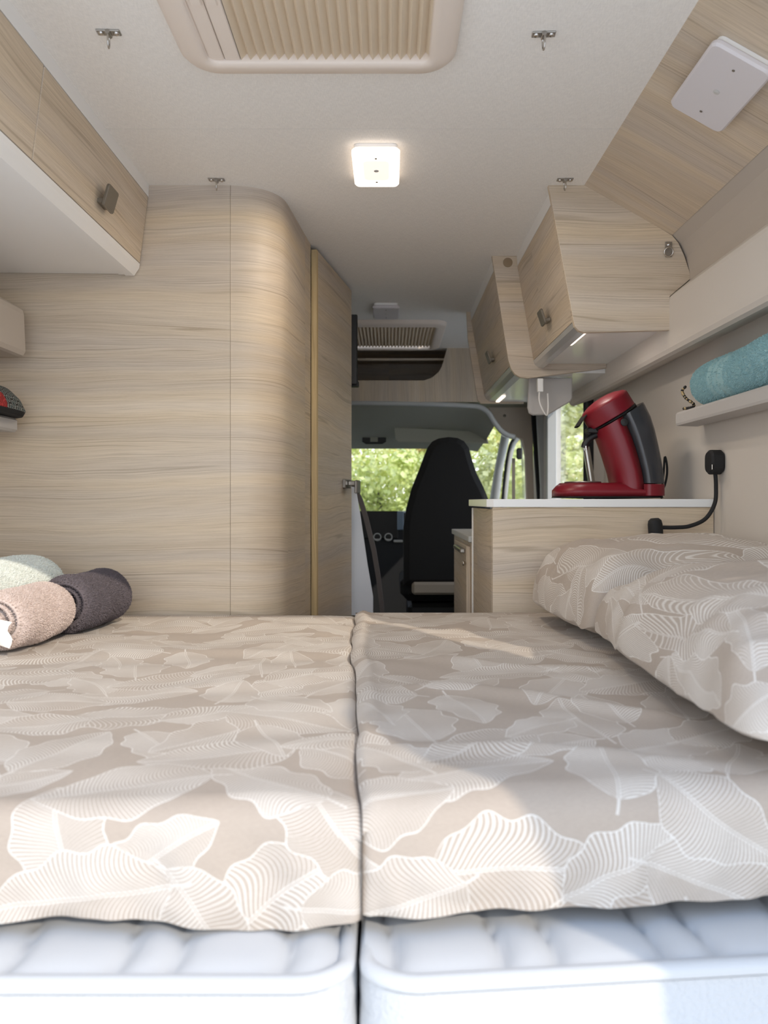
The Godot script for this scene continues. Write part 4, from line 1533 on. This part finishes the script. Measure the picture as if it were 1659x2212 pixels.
func cab() -> void:
	# roof lining of the cab, seen from below beyond the niche board
	var hl := MB.new()
	var rows := []
	for q in [[4.26, 0.545], [4.29, 0.527], [4.45, 0.505], [4.7, 0.455], [4.95, 0.395], [5.15, 0.352], [5.22, 0.36]]:
		var row := []
		for i in 25:
			var x := lerpf(-0.95, 0.595, i / 24.0)
			var dropx := 0.10 * pow(clampf((x - 0.42) / 0.18, 0.0, 1.0), 1.6)
			row.append(v(x, q[1] - dropx * clampf((5.2 - q[0]) / 0.6, 0.2, 1.0), q[0]))
		rows.append(row)
	hl.grid(rows, [], false, false)
	var lin := setting("trim_8", hl, M.headliner, "grey roof lining of the driving cab")
	setting("trim_9", boxed(v(-1.1, 0.60, 4.93), v(1.0, 0.64, 6.0)), M.outer)
	setting("trim_18", boxed(v(-1.1, 0.55, 4.26), v(1.0, 0.60, 5.3)), M.headliner)
	# pale lip along the lining, dropping round the right corner
	var lip := []
	for q in [[560, 872], [740, 870], [900, 872], [1010, 876], [1038, 880], [1055, 892], [1068, 912], [1082, 930], [1098, 940], [1112, 944]]:
		lip.append(at(q[0], q[1], 4.24))
	var lm := MB.new()
	lm.tube(curve(lip, 5), 0.014, 10)
	setting("trim_10", lm, M.grey_trim, "pale lip round the cab opening")
	for q in [[[852, 922], [1040, 932], [1050, 938], [1056, 958], [862, 955], [854, 948]], [[560, 915], [745, 915], [745, 950], [560, 950]]]:
		var nb := PackedVector2Array()
		for z in pxy(q, 4.72):
			nb.append(z)
		var m := MB.new()
		m.prism(nb, Transform3D(Basis(), Vector3(0, EYE, -4.74)), 0.02, 0.004)
		single("sun_visor", m, M.headliner, "grey folded sun visor over the passenger side" if q[0][0] > 800 else "grey folded sun visor over the driver side", "sun visor")
	var t := thing("cab_lamp", "dark oval reading lamp in the cab roof lining", "lamp", at(807, 948, 4.9))
	part("bezel", plate(pxy([[782, 940], [790, 936], [826, 936], [834, 941], [834, 954], [826, 959], [790, 959], [782, 954]], 4.9), 4.9, 0.02, 0.004), M.black, t)
	part("lens", plate(pxy([[800, 942], [816, 942], [816, 954], [800, 954]], 4.895), 4.895, 0.004, 0.001), M.headliner, t)
	# windscreen with dashboard below it
	var ws := MB.new()
	ws.face([v(-0.9, -0.12, 6.0), v(0.75, -0.12, 6.0), v(0.72, 0.42, 5.22), v(-0.9, 0.42, 5.22)], Vector3.RIGHT, Vector3(0, 0, 1))
	setting("window_3", ws, M.glass, "windscreen")
	t = thing("dashboard", "dark dashboard with round vents below the windscreen", "dashboard", v(-0.1, -1.0, 5.2))
	part("top", beam([Vector2(-1.0, -0.5), Vector2(-1.0, -0.10), Vector2(-0.9, -0.075), Vector2(0.8, -0.075), Vector2(0.9, -0.5)], 5.05, 5.95, 0.02), M.dash, t)
	part("console", boxed(v(-0.22, -1.0, 4.95), v(0.16, -0.12, 5.2), 0.02), M.dash, t)
	var scn := part("screen_panel", boxed(v(-0.20, -0.24, 4.93), v(0.06, -0.062, 4.95), 0.006), M.black, t)
	for q in [[815, 1160], [839, 1160]]:
		var m := MB.new()
		m.lathe([Vector2(0.0, 0.004), Vector2(0.016, 0.004), Vector2(0.02, 0.012), Vector2(0.026, 0.012), Vector2(0.028, 0.0)], Transform3D(Basis(Vector3.RIGHT, PI / 2), at(q[0], q[1], 4.94)), 20)
		part("round_vent", m, M.grey_trim, t)
	part("switch_row", boxed(at(850, 1166, 4.94), at(870, 1172, 4.92), 0.004), M.grey_trim, t)
	part("side_strip", boxed(at(858, 1105, 4.94), at(872, 1145, 4.92), 0.004), plain(rgb(120, 140, 160), 0.4), t)
	# passenger seat seen from behind
	t = thing("captain_chair", "black high backed passenger chair of the cab seen from behind", "chair", v(0.29, -1.0, 4.0))
	var d := 3.92
	var ol := pxy([[872, 1265], [872, 1140], [878, 1100], [890, 1055], [906, 1015], [917, 985], [925, 965], [934, 953], [948, 946], [970, 943], [990, 945], [1004, 952], [1014, 966], [1021, 992], [1030, 1020], [1046, 1052], [1058, 1082], [1066, 1130], [1068, 1265]], d)
	part("backrest", plate(ol, d, 0.14, 0.03), M.dark_cloth, t)
	part("seat_cushion", boxed(v(0.06, -0.52, 3.98), v(0.55, -0.38, 4.5), 0.04), M.dark_cloth, t)
	part("swivel_plate", boxed(at(890, 1258, 3.9), v(0.42, -0.475, 4.3), 0.012), plain(rgb(165, 155, 140), 0.6), t)
	part("seat_base", boxed(v(0.10, -1.0, 3.98), v(0.50, -0.53, 4.42), 0.02), M.black, t)
	single("floor_box", boxed(v(0.02, -1.0, 3.62), v(0.36, -0.565, 3.80), 0.01), plain(rgb(62, 66, 78), 0.7), "dark blue grey box on the floor behind the passenger seat", "box")
	# right cab side: pillar lining, door frame, seals, belts
	setting("trim_11", plate(pxy([[1050, 868], [1150, 868], [1152, 1000], [1160, 1400], [1141, 1400], [1138, 1080], [1135, 985], [1129, 950], [1112, 940], [1098, 940], [1082, 930], [1068, 910], [1058, 890]], 4.5), 4.5, 0.04, 0.004), M.pillar, "beige lining of the pillar beside the passenger seat")
	var dot := MB.new()
	dot.lathe([Vector2(0, 0), Vector2(0.009, 0), Vector2(0.008, 0.002), Vector2(0, 0.003)], Transform3D(Basis(Vector3.RIGHT, PI / 2), at(1090, 898, 4.5)), 14)
	part("cap", dot, M.handle, get_node("trim_11"))
	setting("trim_12", plate(pxy([[1147, 868], [1160, 868], [1177, 1100], [1180, 1400], [1158, 1400], [1163, 1100]], 4.42), 4.42, 0.03, 0.003), M.black_rubber, "black door seal")
	setting("trim_13", plate(pxy([[1158, 868], [1174, 868], [1194, 1080], [1200, 1400], [1174, 1400], [1170, 1080]], 4.32), 4.32, 0.03, 0.003), M.grey_trim, "grey sliding door frame")
	# windscreen pillar and cab door frame
	var ap := MB.new()
	ap.tube([at(1092, 940, 5.1), at(1078, 1010, 5.25), at(1068, 1080, 5.4), at(1062, 1130, 5.5)], [0.03, 0.03, 0.036, 0.04], 10)
	setting("trim_14", ap, M.grey_trim, "grey windscreen pillar")
	var df := []
	for q in [[1086, 1130], [1090, 1070], [1097, 1010], [1106, 965], [1116, 948], [1125, 943], [1131, 955], [1133, 1000], [1135, 1070], [1136, 1130]]:
		df.append(at(q[0], q[1], 5.0))
	var dm := MB.new()
	dm.tube(curve(df, 5), 0.019, 10)
	setting("trim_15", dm, M.grey_trim, "grey cab door window frame")
	var sl := []
	for q in [[1082, 1120], [1087, 1060], [1094, 1000], [1102, 962], [1110, 948]]:
		sl.append(at(q[0], q[1], 4.97))
	var s2 := MB.new()
	s2.tube(curve(sl, 5), 0.009, 8)
	part("seal", s2, M.black_rubber, get_node("trim_15"))
	var bt := thing("seat_belt", "grey seat belt hanging from a black guide on the cab pillar", "seat belt", at(1120, 1000, 4.9))
	part("guide", boxed(at(1115, 968, 4.88), at(1129, 992, 4.86), 0.01), M.black, bt)
	var bm := MB.new()
	bm.box(at(1106, 990, 4.9), at(1113, 1120, 4.9) + Vector3(0, 0, -0.004), 0.001)
	part("webbing", bm, M.handle, bt)
	setting("window_4", boxed(v(0.865, -0.2, 4.75), v(0.87, 0.45, 5.6)), M.glass, "cab door window")
	setting("wall_front", boxed(v(-1.1, -1.0, 6.0), v(1.0, -0.12, 6.05)), M.outer)
	setting("trim_16", boxed(v(0.90, -1.0, 4.6), v(0.96, -0.15, 6.0)), M.dash)
	setting("trim_17", boxed(v(-1.10, -1.0, 4.6), v(-1.04, -0.15, 6.0)), M.dash)
	setting("window_5", boxed(v(-1.075, -0.15, 4.6), v(-1.07, 0.55, 5.9)), M.glass, "driver side window")

	# small fittings between kitchen and cab
	t = thing("television", "thin black television seen edge on against the washroom front", "television", at(765, 760, 3.12))
	part("screen_body", boxed(v(-0.165, 0.47, 3.0905), v(-0.127, 0.752, 3.125), 0.003), M.black, t)
	part("mount", boxed(v(-0.165, 0.464, 3.105), v(-0.122, 0.486, 3.14), 0.003), M.black, t)
	t = thing("folded_flap", "light grey flap with rounded corners hanging below the kitchen locker by the window", "flap", at(1190, 895, 2.74))
	part("flap_panel", plate(pxy([[1143, 815], [1237, 815], [1237, 860], [1232, 868], [1186, 895], [1152, 897], [1143, 892], [1140, 880]], 2.74), 2.74, 0.015, 0.004), M.shelf, t)
	t = thing("usb_charger", "white plug with thin cable hanging under the wood divider", "charger", at(1168, 845, 2.62))
	part("plug", boxed(at(1159, 819, 2.665), at(1174, 846, 2.645), 0.002), M.white_gloss, t)
	var cb := MB.new()
	cb.tube(curve([at(1165, 846, 2.655), at(1165, 866, 2.655), at(1172, 885, 2.66), at(1181, 897, 2.67), at(1184, 880, 2.68), at(1183, 850, 2.68)], 6), 0.0028, 8)
	part("cable", cb, M.white, t)
	t = thing("table_post", "chrome post behind the red coffee machine", "post", at(1283, 1080, 3.1))
	var tp := MB.new()
	tp.tube([v(0.835, -0.113, 3.12), v(0.835, 0.0, 3.12), v(0.80, 0.22, 3.12)], 0.014, 14)
	part("tube", tp, M.chrome, t)

func bed() -> void:
	single("bed_platform", boxed(v(-1.04, -1.0, 0.72), v(0.866, -0.605, 2.03), 0.004), M.white, "white platform under the mattresses", "bed base")
	mattress("white quilted mattress under the cover beside the rolled towels", -1.04, -0.0318, false)
	mattress("white quilted mattress under the cover with the pillows", -0.0280, 0.862, true)
	bed_cover("taupe leaf print cover on the bed half with the rolled towels", -1.04, -0.03, false, 2)
	bed_cover("taupe leaf print cover on the bed half with the pillows", -0.03, 0.864, true, 9)
	pillow("pillow", "leaf print pillow against the wood kitchen unit", v(0.630, BED + 0.011, 1.765), 0.262, 0.228, 0.212, 1, 0.08, 0.04)
	pillow("pillow", "leaf print pillow lying in front of the one at the kitchen unit", v(0.680, BED + 0.017, 1.155), 0.300, 0.370, 0.182, 5, -0.03, 0.04)
	rolled_towel("rolled_towel", "rolled beige pink towel on the bed with a white tag", v(-0.768, BED + 0.063, 1.50), v(-0.748, BED + 0.063, 1.705), 0.064, rgb(210, 193, 184), 3)
	rolled_towel("rolled_towel", "rolled dark grey towel behind the beige pink one", v(-0.728, BED + 0.067, 1.72), v(-0.700, BED + 0.067, 1.92), 0.069, rgb(98, 90, 94), 4)
	rolled_towel("rolled_towel", "thick rolled white towel beside the wall behind the other rolls", v(-0.93, BED + 0.084, 1.55), v(-0.885, BED + 0.084, 1.93), 0.088, rgb(226, 230, 224), 6)
	var tg := MB.new()
	var rows := []
	for i in 9:
		var row := []
		for j in 7:
			var f := i / 8.0
			var g := j / 6.0
			row.append(v(-0.768 + 0.045 * f + 0.004 * sin(g * 7.0), BED + 0.030 + 0.05 * g - 0.012 * f * f, 1.470 - 0.012 * sin(f * 3.0) + 0.004 * sin(g * 9.0 + f * 4.0)))
		rows.append(row)
	tg.grid(rows)
	part("tag", tg, M.white, get_node("rolled_towel")).position = -get_node("rolled_towel").position

func small_things() -> void:
	coffee_machine()
	var t := rolled_towel("blue_towel", "rolled light blue towel on the right wall shelf", v(0.835, 0.2465 + 0.0565, 1.47), v(0.842, 0.2465 + 0.0565, 2.01), 0.060, rgb(148, 184, 188), 12, 0.94, [0.62, 0.68, 0.74])
	t.set_meta("category", "towel")
	# beaded tassel at the end of the blue towel
	t = thing("beaded_tassel", "dark beaded tassel on the shelf at the end of the blue towel", "tassel", v(0.805, 0.247, 2.06))
	var rng := RandomNumberGenerator.new()
	rng.seed = 8
	var path := curve([v(0.800, 0.2515, 2.085), v(0.812, 0.2515, 2.06), v(0.806, 0.258, 2.035), v(0.792, 0.275, 2.05), v(0.786, 0.295, 2.06), v(0.790, 0.305, 2.05)], 7)
	for i in path.size():
		var m := MB.new()
		var r := rng.randf_range(0.0034, 0.005)
		m.lathe([Vector2(0, -r), Vector2(r * 0.7, -r * 0.7), Vector2(r, 0), Vector2(r * 0.7, r * 0.7), Vector2(0, r)], Transform3D(Basis(Vector3.RIGHT, rng.randf() * 3.0), path[i]), 10)
		part("bead", m, M.black if rng.randf() < 0.6 else plain(rgb(176, 156, 118), 0.35, 0.6), t)
	# zipped pouch on the left shelf
	t = thing("pouch", "black pouch with grey petal print and red flower on the left shelf", "pouch", v(-1.0, 0.215, 1.9))
	var pm := MB.new()
	var rows := []
	var uvs := []
	var secs := 22
	for k in secs + 1:
		var f := k / float(secs)
		var d := lerpf(1.60, 2.0, f)
		var e := pow(clampf(sin(PI * clampf(f * 0.94 + 0.06, 0.0, 1.0)), 0.0, 1.0), 0.35) if f < 1.0 else 0.0
		e = clampf(1.0 - pow(absf(f * 2.0 - 1.0), 7.0), 0.0, 1.0)
		var row := []
		var ur := []
		for q in [[-1.035, 0.0], [-1.030, 0.62], [-1.010, 0.94], [-0.985, 1.0], [-0.955, 0.90], [-0.930, 0.55], [-0.916, 0.12], [-0.918, 0.06]]:
			var x: float = lerpf(-0.985, q[0], 0.35 + 0.65 * e)
			row.append(v(x, 0.222 + 0.070 * q[1] * (0.2 + 0.8 * e), d))
			ur.append(Vector2((q[0] + 1.035) * 6.0, (d - 1.72) / 0.28))
		rows.append(row)
		uvs.append(ur)
	pm.grid(rows, uvs, false, false)
	part("printed_side", pm, M.pouch, t)
	var pb := MB.new()
	var brows := []
	for r in rows:
		var a: Vector3 = r[0]
		var b: Vector3 = r[7]
		brows.append([b, Vector3(b.x - 0.006, EYE + 0.2155, b.z), Vector3(a.x, EYE + 0.2155, a.z), a])
	pb.grid(brows, [], false, false)
	part("black_bottom", pb, M.dark_cloth, t)
	# flexible reading lamp on the right wall
	t = thing("reading_lamp", "black gooseneck reading lamp on the right wall above the pillow", "lamp", v(0.86, 0.09, 2.005))
	var base := MB.new()
	base.prism(PackedVector2Array(rounded(Vector2(-0.026, -0.030), Vector2(0.026, 0.034), 0.022)), Transform3D(Basis(Vector3(0, 0, -1), Vector3(0, 1, 0), Vector3(1, 0, 0)), v(0.832, 0.1, 2.005)), 0.036, 0.006)
	var bs := part("wall_base", base, M.black_rubber, t)
	part("usb_port", boxed(v(0.8305, 0.082, 1.976), v(0.8325, 0.095, 1.982), 0.0005), M.chrome, bs)
	var gn := MB.new()
	gn.tube(curve([v(0.851, 0.075, 2.005), v(0.853, 0.04, 2.005), v(0.849, -0.005, 2.003), v(0.825, -0.045, 2.003), v(0.785, -0.064, 2.003), v(0.75, -0.068, 2.005), v(0.712, -0.068, 2.006)], 8), 0.0052, 12)
	part("gooseneck", gn, M.black_rubber, t)
	var hd := MB.new()
	hd.lathe([Vector2(0.0, 0.022), Vector2(0.010, 0.022), Vector2(0.0165, 0.016), Vector2(0.0185, 0.006), Vector2(0.0185, -0.024), Vector2(0.015, -0.024), Vector2(0.014, -0.012), Vector2(0.0, -0.012)], Transform3D(Basis(Vector3(0, 0, 1), 0.08), v(0.695, -0.066, 2.006)), 24)
	var h := part("lamp_head", hd, M.black_rubber, t)
	var ln := MB.new()
	ln.lathe([Vector2(0.0, -0.023), Vector2(0.010, -0.022), Vector2(0.0145, -0.016), Vector2(0.0145, -0.012)], Transform3D(Basis(Vector3(0, 0, 1), 0.08), v(0.695, -0.066, 2.006)), 20)
	part("lens", ln, M.lamp_white, h)

func outside() -> void:
	setting("ground", boxed(Vector3(-60, -0.75, -60), Vector3(60, -0.55, 60)), plain(rgb(234, 231, 224), 0.95), "pale gravel ground outside the van")
	var hues := [Color(0.82, 0.86, 0.40), Color(0.76, 0.82, 0.40), Color(0.84, 0.86, 0.46), Color(0.70, 0.80, 0.38)]
	var k := 0
	for q in [[-2.2, 9.5, 1.6, 1.5], [0.2, 10.2, 1.5, 1.25], [2.3, 9.6, 1.5, 1.7], [4.6, 9.4, 1.6, 1.9], [-0.8, 12.5, 2.0, 2.0], [2.0, 13.0, 2.4, 1.9], [5.6, 12.5, 2.4, 2.6], [4.0, 7.6, 0.9, 1.4]]:
		var label := "sunlit yellow green bush beyond the windscreen" if k < 2 or (k > 3 and k < 6) else "sunlit yellow green bush beyond the side windows"
		bush(label, Vector3(q[0], q[3] - 0.55, -q[1]), q[2], q[3], q[2] * 0.8, 16000, hues[k % 4], 100 + k, 0.075)
		k += 1
